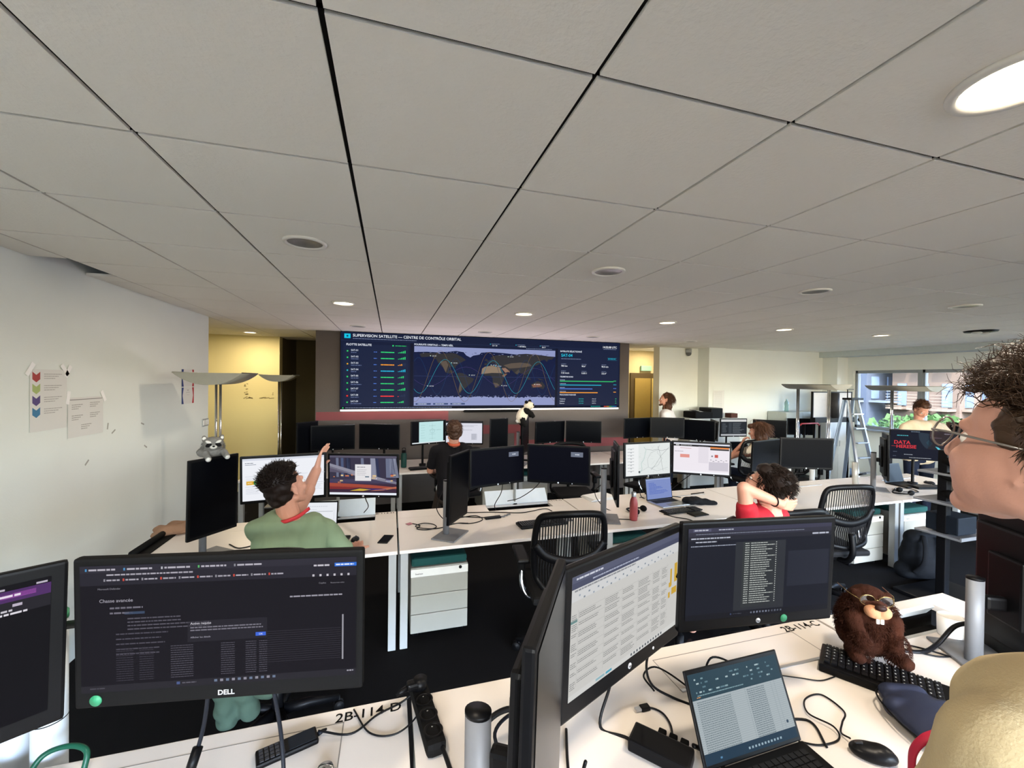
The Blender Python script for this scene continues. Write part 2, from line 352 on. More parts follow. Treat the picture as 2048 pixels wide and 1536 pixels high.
for x, y, lb in ((-.443, 2.415, 'grey unlit round downlight in the ceiling above the left middle desk'), (1.349, 2.411, 'unlit round downlight with a white rim in the ceiling, above the centre'),
                 (3.132, 2.413, 'faint unlit round downlight in the ceiling right of centre'), (4.94, 2.429, 'unlit round downlight near the right edge with a pale thin rim'),
                 (-.442, 6.06, 'small unlit downlight at the left top end of the video wall'), (1.348, 6.08, 'small unlit downlight above the middle of the video wall'), (3.117, 6.05, 'small unlit downlight above the right end of the video wall'), (5.0, 6.05, 'unlit downlight before the right corridor opening')):
    downlight(x, y, False, lb)
downlight(-2.175, 7.55, True, 'lit downlight in the ceiling before the yellow wall on the left', .107, 14)
downlight(-4.0, 7.0, True, 'lit downlight in the side passage behind the left wall', .107, 12)
downlight(5.6, 7.85, True, 'lit downlight in the passage by the exit door', .1, 14)
# dark two-lobed ceiling spot near the windows
t = thing('ceiling_sensor', 'black two-headed ceiling spot fitting before the right-hand windows', 'ceiling fitting', (7.34, 3.45, CEIL))
mb = MB(); mb.lathe([(.001, -.02), (.15, -.018), (.16, 0)], n=24); build(mb, 'housing', BLK, t)
mb = MB(); [mb.ell((dx, 0, -.03), (.05, .05, .018)) for dx in (-.08, .08)]; build(mb, 'spot_head', mat('pale_lens', '#c9ccc9', .3), t)
# small camera dome near the column
t = thing('security_camera', 'small grey dome camera under the ceiling on the white wall', 'camera', (5.98, 7.28, 2.6))
mb = MB(); mb.cyl((0, 0, .1), (0, 0, .02), .06); build(mb, 'mount', WHM, t); mb = MB(); mb.ell((0, 0, 0), (.055, .055, .05)); build(mb, 'dome', mat('dome_grey', '#5d5f60', .2), t)
# ---------------------------------------------------------------- video wall
VW = 4.79; VH = 1.185; vx0 = -.74; vz1 = 2.705
t = thing('video_wall', 'very wide dark blue video wall showing a satellite world map on the back wall', 'video wall', (vx0+VW/2, 6.78, vz1-VH/2))
mb = MB(); mb.box((0, .035, 0), (VW+.02, .07, VH+.01), .004); build(mb, 'housing', BLK, t)
mb = MB(); mb.box((0, .03, -VH/2-.018), (VW, .03, .026)); build(mb, 'light_strip', mat('strip_glow', '#ffffff', .5, emit='#fff6e8', estr=1.0), t)
s = Scr(VW, VH, '#141d38'); A = VW/VH
s.up(); s.rect(.008, .155, .2, .815, '#19233f'); s.rect(.215, .12, .01, .87, '#101528'); s.rect(.735, .12, .008, .87, '#101528'); s.rect(.745, .12, .25, .86, '#19223d'); s.rect(0, .965, 1, .035, '#0d1222'); s.rect(0, .105, 1, .004, '#243052')
s.up(); s.rect(.0105, .022, .0185, .058, '#12c4e6'); s.up(); s.dot(.0198, .051, .013, '#155070')
s.text('SUPERVISION SATELLITE — CENTRE DE CONTRÔLE ORBITAL', .036, .058, .036, '#eef2fb', .008); s.greek(.036, .078, .2, .009, '#6d7896')
s.text('FLOTTE SATELLITE', .017, .172, .026, '#e4e9f5', .02); s.dot(.160, .16, .01, '#2ee07a'); s.greek(.167, .155, .035, .01, '#2bb866')
cols = ['#32d678', '#32d678', '#ff9f30', '#22b8e0', '#32d678', '#32d678', '#32d678', '#ff3b3b', '#32d678']; bars = [5, 5, 3, 5, 4, 4, 5, 1, 4]
for i in range(9):
    v = .245+i*.083; c = cols[i]; s.dot(.0205, v, .018, '#1c4038' if c != '#ff3b3b' else '#4a1c28'); s.up(); s.dot(.0205, v, .009, c); s.L -= 1
    s.text('SAT-0%d' % (i+1), .031, v-.002, .021, '#dfe6f5', .01); s.greek(.031, v+.012, .016+.008*(i % 3), .011, '#59668a', i)
    s.greek(.1, v, .01, .01, '#4d73c8', i); s.greek(.122, v-.002, .042, .013, c, i, .1)
    for k in range(5): s.rect(.176+k*.0052, v+.012-.007*(k+1), .0032, .007*(k+1), c if k < bars[i] else '#27324f')
# map
mu, mv, mw, mh = .228, .153, .505, .805
def ll(lo, la): return (mu+mw*(lo+180)/360, mv+mh*(90-la)/180)
s.rect(mu, mv, mw, mh, '#0f1a3e'); s.up()
s.text('POURSUITE ORBITALE — TEMPS RÉEL', mu, .14, .022, '#dfe6f5', .02); s.greek(.62, .132, .1, .009, '#6d7896')
rr = random.Random(3); ice = '#8f98c4'; land = '#303034'; tan = '#8a7866'; tan2 = '#5c5148'
def jag(la, amp, n=120): return [ll(-180+360*i/n, la+rr.uniform(-amp, amp)) for i in range(n+1)]
s.poly([ll(180, 90), ll(-180, 90)]+[ll(lo, la) for lo, la in ((-180, 72), (-150, 74), (-125, 73), (-100, 76), (-80, 79), (-62, 76), (-55, 66), (-45, 60), (-38, 66), (-22, 70), (-18, 76), (5, 79), (40, 77), (70, 74), (100, 77), (140, 74), (160, 71), (180, 70))], ice)
s.poly(jag(-64, 2.5)+[ll(180, -90), ll(-180, -90)], ice)
NA = [(-168, 66), (-160, 71), (-140, 70), (-125, 71), (-105, 70), (-90, 73), (-80, 70), (-65, 60), (-56, 52), (-66, 45), (-75, 38), (-81, 31), (-81, 25), (-90, 30), (-97, 27), (-97, 19), (-90, 19), (-87, 15), (-83, 9), (-79, 8), (-86, 11), (-95, 9), (-105, 11), (-112, 27), (-117, 33), (-124, 42), (-128, 51), (-140, 60), (-155, 58), (-163, 57)]
SA = [(-79, 8), (-72, 12), (-60, 9), (-50, 1), (-35, -6), (-39, -16), (-48, -26), (-57, -36), (-65, -43), (-69, -53), (-74, -50), (-73, -37), (-70, -20), (-80, -5)]
AF = [(-17, 15), (-16, 25), (-9, 32), (-2, 35), (10, 37), (20, 32), (33, 31), (37, 21), (43, 12), (51, 12), (42, -2), (39, -15), (35, -24), (28, -33), (19, -35), (13, -20), (12, -5), (8, 4), (-8, 4)]
EU = [(-10, 37), (-9, 43), (0, 44), (-4, 48), (4, 52), (9, 57), (5, 60), (14, 67), (28, 71), (60, 69), (75, 73), (105, 77), (140, 73), (178, 69), (170, 60), (160, 60), (157, 52), (150, 60), (137, 54), (141, 47), (128, 39), (122, 39), (121, 30), (109, 11), (106, 10), (102, 12), (100, 4), (97, 9), (90, 12), (80, 15), (77, 8), (72, 11), (60, 25), (57, 18), (45, 13), (35, 28), (36, 36), (27, 37), (22, 38), (14, 45), (16, 40), (8, 44), (2, 41), (-2, 37)]
AU = [(114, -22), (122, -17), (130, -12), (136, -12), (141, -17), (143, -11), (153, -27), (148, -38), (138, -34), (130, -32), (116, -35)]
for q in (NA, SA, AF, EU, AU): s.poly([ll(*p) for p in q], land)
for q in ([(95, 5), (105, -6), (114, -8), (110, 0)], [(131, -1), (150, -8), (138, -8)], [(130, 31), (140, 36), (145, 44), (138, 36)], [(-10, 52), (-5, 58), (1, 52), (-5, 50)], [(44, -14), (50, -16), (46, -25)]): s.poly([ll(*p) for p in q], land)
s.up()
for q, c in (([(-17, 9), (-15, 26), (-8, 32), (10, 36), (30, 31), (36, 11), (33, 13), (10, 13)], tan), ([(35, 28), (45, 30), (56, 14), (56, 19), (45, 14)], '#917060'), ([(40, 38), (60, 45), (85, 48), (110, 45), (115, 38), (95, 33), (75, 30), (55, 28)], tan2),
             ([(-120, 45), (-104, 48), (-99, 35), (-105, 12), (-113, 32)], tan2), ([(116, -24), (126, -19), (140, -20), (145, -28), (134, -31), (120, -32)], '#7c5648'), ([(14, -18), (25, -20), (30, -26), (20, -33)], tan2), ([(-70, -18), (-66, -22), (-66, -42), (-71, -50), (-73, -40)], tan2), ([(43, 11), (50, 11), (42, 0), (36, 4)], '#7e5b48'), ([(70, 14), (80, 26), (84, 18), (77, 10)], '#4a443e')): s.poly([ll(*p) for p in q], c)
for i in range(140):
    lo, la = rr.uniform(-175, 175), rr.uniform(-68, -58) if i % 2 else rr.uniform(70, 77); s.rect(*ll(lo, la), rr.uniform(.002, .008), rr.uniform(.002, .006), ice if i % 4 else '#0f1a3e')
s.up()
def orb(amp, ph, c, nn=2, t=.007): s.line([ll(-180+360*i/90, amp*sin(nn*2*pi*i/90+ph)) for i in range(91)], t, c)
orb(52, 4.0, '#2790a8', 3, .0055); orb(78, 4.6, '#76603e', 3, .0045); orb(30, 3.5, '#40366e', 2, .0045); orb(56, .9, '#1a3a66', 4, .0045)
s.line([ll(-180, 0), ll(180, 0)], .004, '#33426e')
s.up()
for lo, la, lb in ((-142, 62, 'SAT-09'), (-91, 42, 'SAT-02'), (-47, 5, 'SAT-07'), (-148, -30, 'SAT-08'), (8, 38, 'SAT-01'), (20, 35, 'SAT-04'), (52, 66, 'SAT-05'), (36, -27, 'SAT-06'), (124, -22, 'SAT-03')):
    u, v = ll(lo, la); s.dot(u, v, .006, '#d7f7e6' if lb != 'SAT-04' else '#20d0f0'); s.text(lb, u+.006, v+.008, .013, '#e6ecf5')
for k in range(3): s.rect(mu+.006+k*.058, mv+mh-.035, .05, .024, '#41527c'); s.up(); s.greek(mu+.013+k*.058, mv+mh-.028, .03, .009, '#cdd6ea', k); s.L -= 1
# header figures
for u, a in ((.492, '23 / 24'), (.586, '+ 4875MHz'), (.678, '08:17')): s.greek(u, .082, .03, .008, '#6d7896'); s.text(a, u+.003, .118, .018, '#e6ecf5', .01); s.dot(u-.004, .09, .006, '#2ec8e8')
s.text('14:32:08 UTC', .987, .086, .03, '#f0f3fa', .02, True); s.greek(.93, .1, .055, .009, '#6d7896')
# right-hand column
s.text('SATELLITE SÉLECTIONNÉ', .753, .166, .022, '#dfe6f5', .02); s.text('SAT-04', .757, .235, .042, '#22b8d6', .02); s.greek(.757, .262, .08, .01, '#6d7896'); s.greek(.95, .245, .034, .012, '#1fa0be'); s.rect(.948, .235, .04, .002, '#1fa0be'); s.rect(.948, .27, .04, .002, '#1fa0be')
for i, a in enumerate(('785 km', '98.6°', '98.8 min', '7.55 km/s', '0.0011', '222.4°')):
    u = .757+(i % 3)*.083; v = .385+(i//3)*.105; s.greek(u, v-.045, .02, .008, '#6d7896'); s.text(a, u, v, .024, '#e6ecf5', .01)
s.text('TÉLÉMÉTRIE BORD', .753, .545, .018, '#dfe6f5', .02)
for i, (c, w) in enumerate((('#32b96a', .222), ('#23a4be', .17), ('#4d74cc', .133), ('#f09a38', .155))):
    v = .595+i*.057; s.greek(.753, v-.016, .02+.004*(i % 2), .009, '#9aa5c2', i); s.rect(.753, v, w, .014, c); s.greek(.975, v-.008, .012, .011, c)
s.text('PROCHAINS PASSAGES', .753, .815, .018, '#dfe6f5', .02)
for i, a in enumerate(('Toulouse', 'Svalbard', 'Kourou')):
    v = .875+i*.033; s.text(a, .753, v, .017, '#dfe6f5', .01); s.greek(.83, v-.013, .02, .012, '#1f8a8a', i); s.text(('09:41:27', '09:52:10', '10:07:33')[i], .885, v, .014, '#dfe6f5'); s.greek(.983, v-.012, .006, .011, '#2ea070')
s.dot(.008, .982, .008, '#2ee07a'); s.greek(.015, .977, .34, .009, '#77829e'); s.greek(.88, .977, .04, .01, '#20a8a0')
for k, c in enumerate(('#e0503c', '#d08a3c', '#4cb46a', '#2f8fb0', '#2f6fb0')): s.rect(.935+k*.011, .978, .011, .012, c)
build(s.mb, 'screen', screen_mat('video_wall_screen', 1.0), t)
lamp('screen_glow_fill', 'AREA', (1.655, 6.74, 1.502), 10, (1, .84, .95), (rad(-128), 0, 0), shape='RECTANGLE', size=4.7, size_y=.018)  # added lamp aimed up, standing in for the screen's glow on the ceiling
t = thing('sound_bar', 'thin black sound bar under the middle of the video wall', 'sound bar', (1.64, 6.80, 1.475)); mb = MB(); mb.box((0, 0, 0), (.96, .07, .045), .012); build(mb, 'speaker_body', BLKM, t)
mb = MB(); mb.box((-.03, .025, .045), (.55, .02, .02)); mb.cyl((0, .03, 0), (0, .05, .03), .01); build(mb, 'mounting_bracket', BLK, t)
# ---------------------------------------------------------------- things on the walls
def wallsheet(name, label, cat, y0, y1, z0, z1, fn, x=-2.117, group=None):
    w, h = y1-y0, z1-z0; o = thing(name, label, cat, (x, (y0+y1)/2, (z0+z1)/2), 0, group); o.rotation_euler = (0, 0, pi/2)
    s = Scr(w, h, '#dcdad4'); fn(s); s.mb.T = Matrix.Identity(4)
    m = _M.get('printed_paper')
    if not m:
        m = bpy.data.materials.new('printed_paper'); m.use_nodes = True; a = m.node_tree.nodes.new('ShaderNodeVertexColor'); a.layer_name = 'Col'
        m.node_tree.links.new(a.outputs[0], m.node_tree.nodes['Principled BSDF'].inputs['Base Color']); m.node_tree.nodes['Principled BSDF'].inputs['Roughness'].default_value = .7; _M['printed_paper'] = m
    build(s.mb, 'printed_sheet', m, o)
    return o, w, h
def tapes(o, pts):
    mt = mat('white_tape', '#f4f2ee', .4)
    for (x, z, a) in pts:
        mb = MB(); mb.box((x, -.003, z), (.03, .001, .09), rot=Matrix.Rotation(rad(a), 3, 'Y')); build(mb, 'tape_strip', mt, o)
def f1(s):
    s.up()
    for i, c in enumerate(('#a8403c', '#a9b872', '#5a4a80', '#3f7aa0')):
        v = .04+i*.19; s.poly([(.06, v), (.16, v+.05), (.26, v), (.26, v+.12), (.16, v+.17), (.06, v+.12)], c)
        for k in range(3): s.greek(.36, v+.03+k*.035, .5-.1*k, .013, '#a9a5a0', k+i)
o, w, h = wallsheet('wall_poster', 'white sheet with four coloured chevrons taped to the left wall', 'poster', 3.25, 3.55, 1.64, 2.03, f1); tapes(o, ((-w/2, h/2, 35), (w/2-.02, h/2, -40), (w/2+.01, h/2-.01, 30)))
def f2(s):
    s.up(); s.rect(.03, .05, .94, .02, '#8a8680')
    for i, (u, v) in enumerate(((.1, .18), (.6, .15), (.1, .45), (.6, .42), (.35, .7))):
        for k in range(3): s.greek(u, v+k*.05, .3-.06*k, .018, '#9a968f', i+k)
o, w, h = wallsheet('wall_sheet', 'faint diagram printout taped beside the chevron sheet', 'paper sheet', 3.56, 3.92, 1.56, 1.84, f2); tapes(o, ((-w/2, h/2, 10), (w/2, h/2, -30)))
def f3(s):
    s.up(); s.poly([(0, 0), (.16, 0), (.07, .5), (.16, 1), (0, 1)], '#2c3f7c'); s.poly([(1, 0), (.84, 0), (.93, .5), (.84, 1), (1, 1)], '#b8353c'); s.greek(.42, .14, .16, .03, '#8a8680'); s.greek(.35, .3, .3, .02, '#8a8680'); s.dot(.5, .2, .03, '#7d7a74'); s.greek(.38, .45, .24, .015, '#a8a49e')
wallsheet('wall_certificate', 'upper tricolour-edged notice on the left wall behind the floor lamp', 'notice', 5.16, 5.44, 1.885, 2.07, f3, group='tricolour notices')
wallsheet('wall_certificate', 'lower tricolour-edged notice on the left wall by the lamp pole', 'notice', 5.16, 5.44, 1.70, 1.875, f3, group='tricolour notices')
t = thing('light_switch', 'double white light switch plate near the corner of the left wall', 'light switch', (-2.12, 5.74, 1.45))
mb = MB(); mb.box((.004, 0, 0), (.008, .17, .09), .003); build(mb, 'switch_plate', WHM, t)
for d in (-.042, .042): mb = MB(); mb.box((.011, d, 0), (.008, .06, .06), .002); build(mb, 'rocker', mat('rocker_white', '#eceae4', .3), t)
mb = MB()
for y, z, a in ((4.05, 1.55, 30), (4.45, 1.57, -20), (3.75, 1.36, 40), (4.5, 1.36, -30), (3.98, 1.60, 80)): mb.box((-2.1185, y, z), (.001, .05, .012), rot=Matrix.Rotation(rad(a), 3, 'X'))
o = build(mb, 'wall_scuffs', mat('scuff', '#a8a59c', .9)); o['kind'] = 'structure'; o.name = 'trim_3'
mb = MB(); rn = random.Random(4)
for x, z, w_, h_ in ((-2.42, 1.86, .05, .05), (-2.42, 1.76, .05, .09), (-2.42, 1.70, .06, .02), (-2.40, 1.63, .14, .02), (-2.10, 1.63, .16, .02), (-2.0, 1.70, .02, .05)):
    for k in range(4): mb.box((x+rn.uniform(-w_/2, w_/2), 8.198, z+rn.uniform(-h_/2, h_/2)), (w_*.5, .001, .012), rot=Matrix.Rotation(rn.uniform(-.6, .6), 3, 'Y'))
o = build(mb, 'trim_4', mat('glue_marks', '#8d7d52', .9)); o['kind'] = 'structure'
# exit sign
t = thing('exit_sign', 'green and white emergency exit sign above the corridor door', 'exit sign', (5.69, 8.36, 2.31)); mb = MB(); mb.box((0, 0, 0), (.28, .05, .12), .01); build(mb, 'sign_case', mat('exit_green', '#7da183', .4, emit='#6f9a78', estr=.12), t)
s = Scr(.25, .095, '#3f8a55'); s.up(); s.poly([(.62, .2), (.7, .12), (.78, .2), (.74, .5), (.84, .8), (.78, .88), (.68, .62), (.58, .85), (.5, .8), (.62, .5)], '#e8f3ea'); s.rect(.12, .2, .2, .62, '#e8f3ea'); s.poly([(.38, .5), (.5, .3), (.5, .7)], '#e8f3ea'); s.mb.T = Matrix.Translation((0, -.026, 0)); build(s.mb, 'pictogram', screen_mat('sign_face', .6), t)
# notice papers on the column
wp = wallsheet('wall_notice', 'long white printed notices taped on the white column', 'notice', -.14, .14, 1.36, 1.84, lambda s: (s.up(), [s.greek(.1, .05+.045*k, .7, .012, '#b9b6b0', k) for k in range(20)]))[0]
wp.location = (6.50, 6.993, 1.6); wp.rotation_euler = (0, 0, 0)
# ---------------------------------------------------------------- desks
def desk(x0, x1, y0, y1, z, label, lid=None, code=None, pit=None, group='white bench desks'):
    """lid: None closed, otherwise opening angle of the cable hatch"""
    t = thing('office_desk', label, 'desk', (x0, y0, 0), 0, group); w = x1-x0; D = y1-y0; g = .007
    hx1 = w-.19; hx0 = max(.15, hx1-.66); hy0, hy1 = D-.21, D-.055
    mb = MB(); zt = z-.0125
    if lid is None and pit is None: mb.box((w/2, D/2, zt), (w-2*g, D, .025), .002)
    else:
        mb.box((w/2, hy0/2, zt), (w-2*g, hy0, .025), .002); mb.box((w/2, (hy1+D)/2, zt), (w-2*g, D-hy1, .025), .002)
        mb.box(((g+hx0)/2, (hy0+hy1)/2, zt), (hx0-g, hy1-hy0, .025)); mb.box(((hx1+w-g)/2, (hy0+hy1)/2, zt), (w-g-hx1, hy1-hy0, .025))
    build(mb, 'desktop', WHT, t)
    mb = MB()
    if lid is None and pit is None:
        for a, b in (((hx0, hy0), (hx0, hy1)), ((hx0, hy1), (hx1, hy1)), ((hx1, hy1), (hx1, hy0))): mb.box(((a[0]+b[0])/2, (a[1]+b[1])/2, z), (abs(a[0]-b[0])+.003, abs(a[1]-b[1])+.003, .0008))
        build(mb, 'hatch_joint', mat('joint_grey', '#8a8580', .6), t); mb = MB(); mb.box(((hx0+hx1)/2, hy0, z+.001), (hx1-hx0, .012, .004), .001); build(mb, 'hatch_hinge', ALU, t)
    else:
        mb.box(((hx0+hx1)/2, (hy0+hy1)/2, z-.10), (hx1-hx0, hy1-hy0, .01)); mb.box(((hx0+hx1)/2, hy1, z-.06), (hx1-hx0, .004, .08)); mb.box(((hx0+hx1)/2, hy0, z-.06), (hx1-hx0, .004, .08)); build(mb, 'cable_tray', BLKM, t)
        if lid is not None:
            R = Matrix.Rotation(rad(lid), 3, 'X'); L = .15; mb = MB(); mb.box(Vector(((hx0+hx1)/2, hy1-.005, z+.005))+R @ Vector((0, 0, L/2)), (hx1-hx0-.006, .014, L), .003, R); build(mb, 'hatch_lid', mat('lid_white', '#cfd6da', .35), t)
    for x in (.035+g, w-.035-g):
        for y in (.05, D-.05):
            mb = MB(); mb.box((x, y, (z-.025)/2), (.055, .06, z-.025), .003); build(mb, 'leg', WHM, t)
    mb = MB(); mb.box((w/2, D*.8, z-.055), (w-.15, .03, .05)); mb.box((.035, D/2, z-.05), (.04, D-.16, .045)); mb.box((w-.035, D/2, z-.05), (.04, D-.16, .045)); build(mb, 'underframe', WHM, t)
    if code: flat_text('desk_number', code, .034, BLKM, t, Matrix.Translation((w-.12, D-.052, z+.0008)), .012)
    return t
Z1 = .98; Z2 = .74
SX = [-1.68, .065, 1.765, 3.60, 5.36, 7.07]
desk(-2.0, .065, .46, 1.357, Z1, 'near left standing-height desk under the large monitors, numbered 2B-114-D', None, '2B-114-D')
desk(.065, 1.78, .46, 1.35, Z1, 'near middle standing-height desk with the open laptop, numbered 2B-114-C', None, '2B-114-C')
desk(1.78, 2.62, .46, 1.345, Z1, 'near right standing-height desk with the white mug', None, None, pit=1)
lb = ['left end of the middle row, where the person in green sits', 'second in the middle row, above the grey drawer pedestal', 'third in the middle row, with the red bottle', 'fourth in the middle row, before the person with raised arms', 'right end of the middle row, with the black laptop']
for k in range(5): desk(SX[k], SX[k+1], 3.115, 4.06, Z2, 'white desk, '+lb[k], (-20, -38, None, None, None)[k], ('2B-114-H', '2B-114-G', None, None, None)[k])
lb = ['far row, left end before the yellow wall', 'far row, with the green flask and two lit monitors', 'far row, below the panda', 'far row, in front of the right corridor', 'far row, with the dark code monitor']
for k in range(5): desk(SX[k]+(.02 if k else -.1), SX[k+1]+.02, 5.70, 6.62, Z2, 'white desk, '+lb[k], None, None)
desk(7.35, 8.25, 6.24, 6.6, Z2, 'white desk near the whiteboard by the window corner')
desk(7.5, 9.3, 3.0, 3.8, Z2, 'white desk behind the dark wide screen, by the windows')
# ---------------------------------------------------------------- monitors
SCR_ON = screen_mat('lit_screen', 1.0); OFFM = mat('switched_off_screen', '#030408', .35, var=.02, spec=.06)
GRYS = mat('grazing_screen', '#0d0d10', .3, var=.02, spec=.4)
def monitor(ctr, yaw, tilt, roll, w, h, z, label, content=None, group='monitors', brand='hp', stand='slab', sx=0, sticker=None, bez=.016, chin=.022, back=.1, dark=False):
    a = rad(yaw); t = thing('monitor', label, 'monitor', (ctr[0]-sin(a)*back+cos(a)*sx, ctr[1]+cos(a)*back+sin(a)*sx, z), a, group)
    R = (Matrix.Rotation(-rad(tilt), 3, 'X') @ Matrix.Rotation(-rad(roll), 3, 'Y')); C = Vector((-sx, -back, ctr[2]-z)); T = Matrix.Translation(C) @ R.to_4x4()
    T2 = Matrix.Translation(C+R @ Vector((0, 0, (chin-bez)/2))) @ R.to_4x4()
    mb = MB(); mb.T = T; mb.box((0, .012, 0), (w, .022, h), .006); mb.box((0, .034, 0), (w*.86, .024, h*.8), .01); mb.box((0, .055, 0), (w*.4, .02, h*.45), .008); build(mb, 'casing', BLK if brand != 'dell' else BLKM, t)
    sw, sh = w-2*bez, h-bez-chin
    if content:
        s = Scr(sw, sh, '#101014'); content(s); s.mb.T = Matrix.Identity(4)
        s.mb.v = [T2 @ v for v in s.mb.v]; build(s.mb, 'screen', SCR_ON, t)
    else:
        mb = MB(); mb.T = T2; mb.quad((-sw/2, -.0006, -sh/2), (sw/2, -.0006, -sh/2), (sw/2, -.0006, sh/2), (-sw/2, -.0006, sh/2)); build(mb, 'screen', GRYS if dark else OFFM, t)
    if brand == 'hp' and h < w:
        mb = MB(); mb.T = T; mb.cyl((0, .001, -h/2+chin*.5), (0, -.0008, -h/2+chin*.5), .0075); mb.cyl((w*.22, .001, -h/2+chin*.5), (w*.22, -.0008, -h/2+chin*.5), .004) if sticker is None else None
        b = build(mb, 'brand_badge', mat('badge_white', '#c9ccd4', .3), t)
        if z > .9: flat_text('badge_letters', 'hp', .0075, BLK, b, T @ Matrix.Translation((0, -.0012, -h/2+chin*.5-.0035)) @ Matrix.Rotation(pi/2, 4, 'X') @ Matrix.Shear('XZ', 4, (0, 0)), .02)
    if brand == 'dell': flat_text('brand_lettering', 'DELL', .011, mat('badge_silver', '#b9bbbf', .3, .5), t, T @ Matrix.Translation((.005, -.0008, -h/2+chin*.32)) @ Matrix.Rotation(pi/2, 4, 'X'), .03)
    if sticker is not None:
        mb = MB(); mb.T = T; mb.cyl((sticker*w, .001, -h/2+chin*.5), (sticker*w, -.001, -h/2+chin*.5), chin*.33); build(mb, 'round_sticker', mat('green_sticker', '#2a7d58', .5), t)
    zc = ctr[2]-z
    mb = MB()
    if stand == 'slab':
        hz = zc+.03; mb.tube([(0, .02, 0), (0, .02, hz)], .026, 20, True, .8); cl_ = build(mb, 'column', mat('stand_silver', '#6c6d70', .5, .1), t); mb = MB(); mb.tube([(0, .02, hz), (0, .02, hz+.008)], .0265, 20, True, .8); build(mb, 'column_cap', BLK, cl_)
        mb = MB(); mb.box((0, -back*.45, zc-.05), (.03, back*.8, .05), .01); build(mb, 'mount', BLK, t)
        mb = MB(); mb.box((0, -.02, .006), (.27, .20, .010), .004); build(mb, 'base', mat('stand_silver'), t) if 'stand_silver' in _M else None
    elif isinstance(stand, tuple):
        q = Matrix.Rotation(-a, 3, 'Z') @ (Vector(stand)-Vector((t.location.x, t.location.y, z))); p0 = Vector((-sx, -back+.06, zc)); mb.tube([p0, p0+Vector((0, .03, 0)), (p0+q)/2+Vector((0, .03, 0)), q], .011, 8); build(mb, 'arm', BLK, t)
        mb = MB(); mb.cyl(q+Vector((0, 0, -.03)), q+Vector((0, 0, .03)), .026); build(mb, 'clamp', BLK, t)
    elif stand == 'arm':
        mb.tube(smoothpath([(0, .10, .006), (0, .10, zc*.55), (0, .08, zc*.9), (0, -.03, zc)]), .016, 10); build(mb, 'arm', BLK, t)
        mb = MB(); mb.cyl((0, .10, 0), (0, .10, .03), .05); build(mb, 'base', BLK, t)
    return t
# screen contents
def lines(s, u, v, w, n, dv, h, c, seed=0, ragged=.4):
    r = random.Random(seed)
    for i in range(n): s.greek(u, v+i*dv, w*(1-ragged*r.random()), h, c, seed+i)
def c_defender(s):
    s.rect(0, 0, 1, 1, '#1b191e'); s.up(); s.rect(0, 0, 1, .055, '#2c2a33'); s.rect(0, .055, 1, .1, '#232129'); s.rect(0, .945, 1, .055, '#232126'); s.up()
    for k in range(5): s.greek(.03+k*.13, .025, .09, .014, '#b4b0ba', k); s.rect(.018+k*.13, .022, .006, .02, ('#4c8fc0', '#4c8fc0', '#b8b8c0', '#5cb86a', '#8a8a92')[k])
    s.greek(.09, .068, .3, .012, '#a7a3ad'); s.rect(.915, .045, .085, .03, '#2d6fd8'); s.up(); s.greek(.92, .054, .07, .012, '#dfe8f8'); s.L -= 1; s.greek(.835, .055, .06, .014, '#c8c4cc')
    for k in range(10): s.rect(.08+k*.065, .105, .006, .02, '#c24a3c' if k % 2 else '#8a8890'); s.greek(.09+k*.065, .11, .045, .012, '#a7a3ad', k)
    s.text('Microsoft Defender', .06, .19, .014, '#8d8a94'); s.text('Chasse avancée', .065, .29, .026, '#9a97a2', .01)
    for k in range(6): s.rect(.83+k*.027, .135, .008, .018, '#c4c0c8')
    s.text('Copilot', .855, .215, .013, '#8a8790'); s.text('Ressources utiles', .9, .215, .011, '#8a8790'); s.greek(.745, .305, .2, .012, '#9a97a2')
    lines(s, .1, .33, .12, 2, .04, .014, '#6c6974', 1); s.rect(.15, .37, .07, .02, '#37465e'); lines(s, .16, .42, .3, 4, .028, .010, '#55525c', 2); lines(s, .12, .54, .2, 5, .04, .010, '#4a4751', 3)
    s.rect(.37, .47, .29, .17, '#201e24'); s.up(); s.text('Action requise', .38, .50, .018, '#d0cdd6', .01); lines(s, .38, .52, .27, 2, .022, .010, '#77747f', 4, .2); s.text('Afficher les détails', .38, .61, .014, '#a09daa'); s.rect(.617, .59, .038, .03, '#3c66d8'); s.up(); s.text('OK', .63, .612, .014, '#e8ecf8')
    s.L -= 2
    for i in range(15):
        v = .66+i*.018; s.rect(.66, v-.07, .28, .0025, '#3b3840'); 
        for u, w in ((.31, .08), (.49, .05), (.58, .04), (.63, .03), (.12, .06), (.2, .05)): s.greek(u, v, w, .006, '#4f4c56' if u > .3 else '#38353e', i)
    s.rect(.945, .48, .006, .38, '#9a98a0'); s.rect(.33, .955, .012, .022, '#4a5a88'); s.greek(.35, .962, .05, .01, '#5c5a64')
    for k in range(11): s.rect(.465+k*.0215, .956, .011, .02, '#8e8c98' if k % 2 else '#6a7890')
    s.greek(.965, .955, .025, .01, '#b0adb8'); s.greek(.03, .963, .05, .01, '#4a4850')
def c_purple(s):
    s.rect(0, 0, 1, 1, '#161518'); s.up(); s.poly([(0, .04), (1, .04), (1, .12), (0, .12)], '#4d2a63'); s.rect(0, .12, 1, .09, '#1f1d22'); s.rect(.3, .06, .66, .035, '#8f4a9c'); s.up()
    s.greek(.56, .07, .36, .016, '#e6d8ea'); [s.rect(.3+k*.11, .02, .03, .014, '#b9b0c0') for k in range(7)]; [s.rect(.45+k*.09, .14, .025, .02, '#b9b0c0') for k in range(6)]; s.greek(.6, .175, .3, .014, '#c8c4cc'); s.greek(.6, .2, .34, .014, '#dcd8e0')
    [s.rect(.4+k*.07, .965, .03, .02, '#7a7884') for k in range(7)]
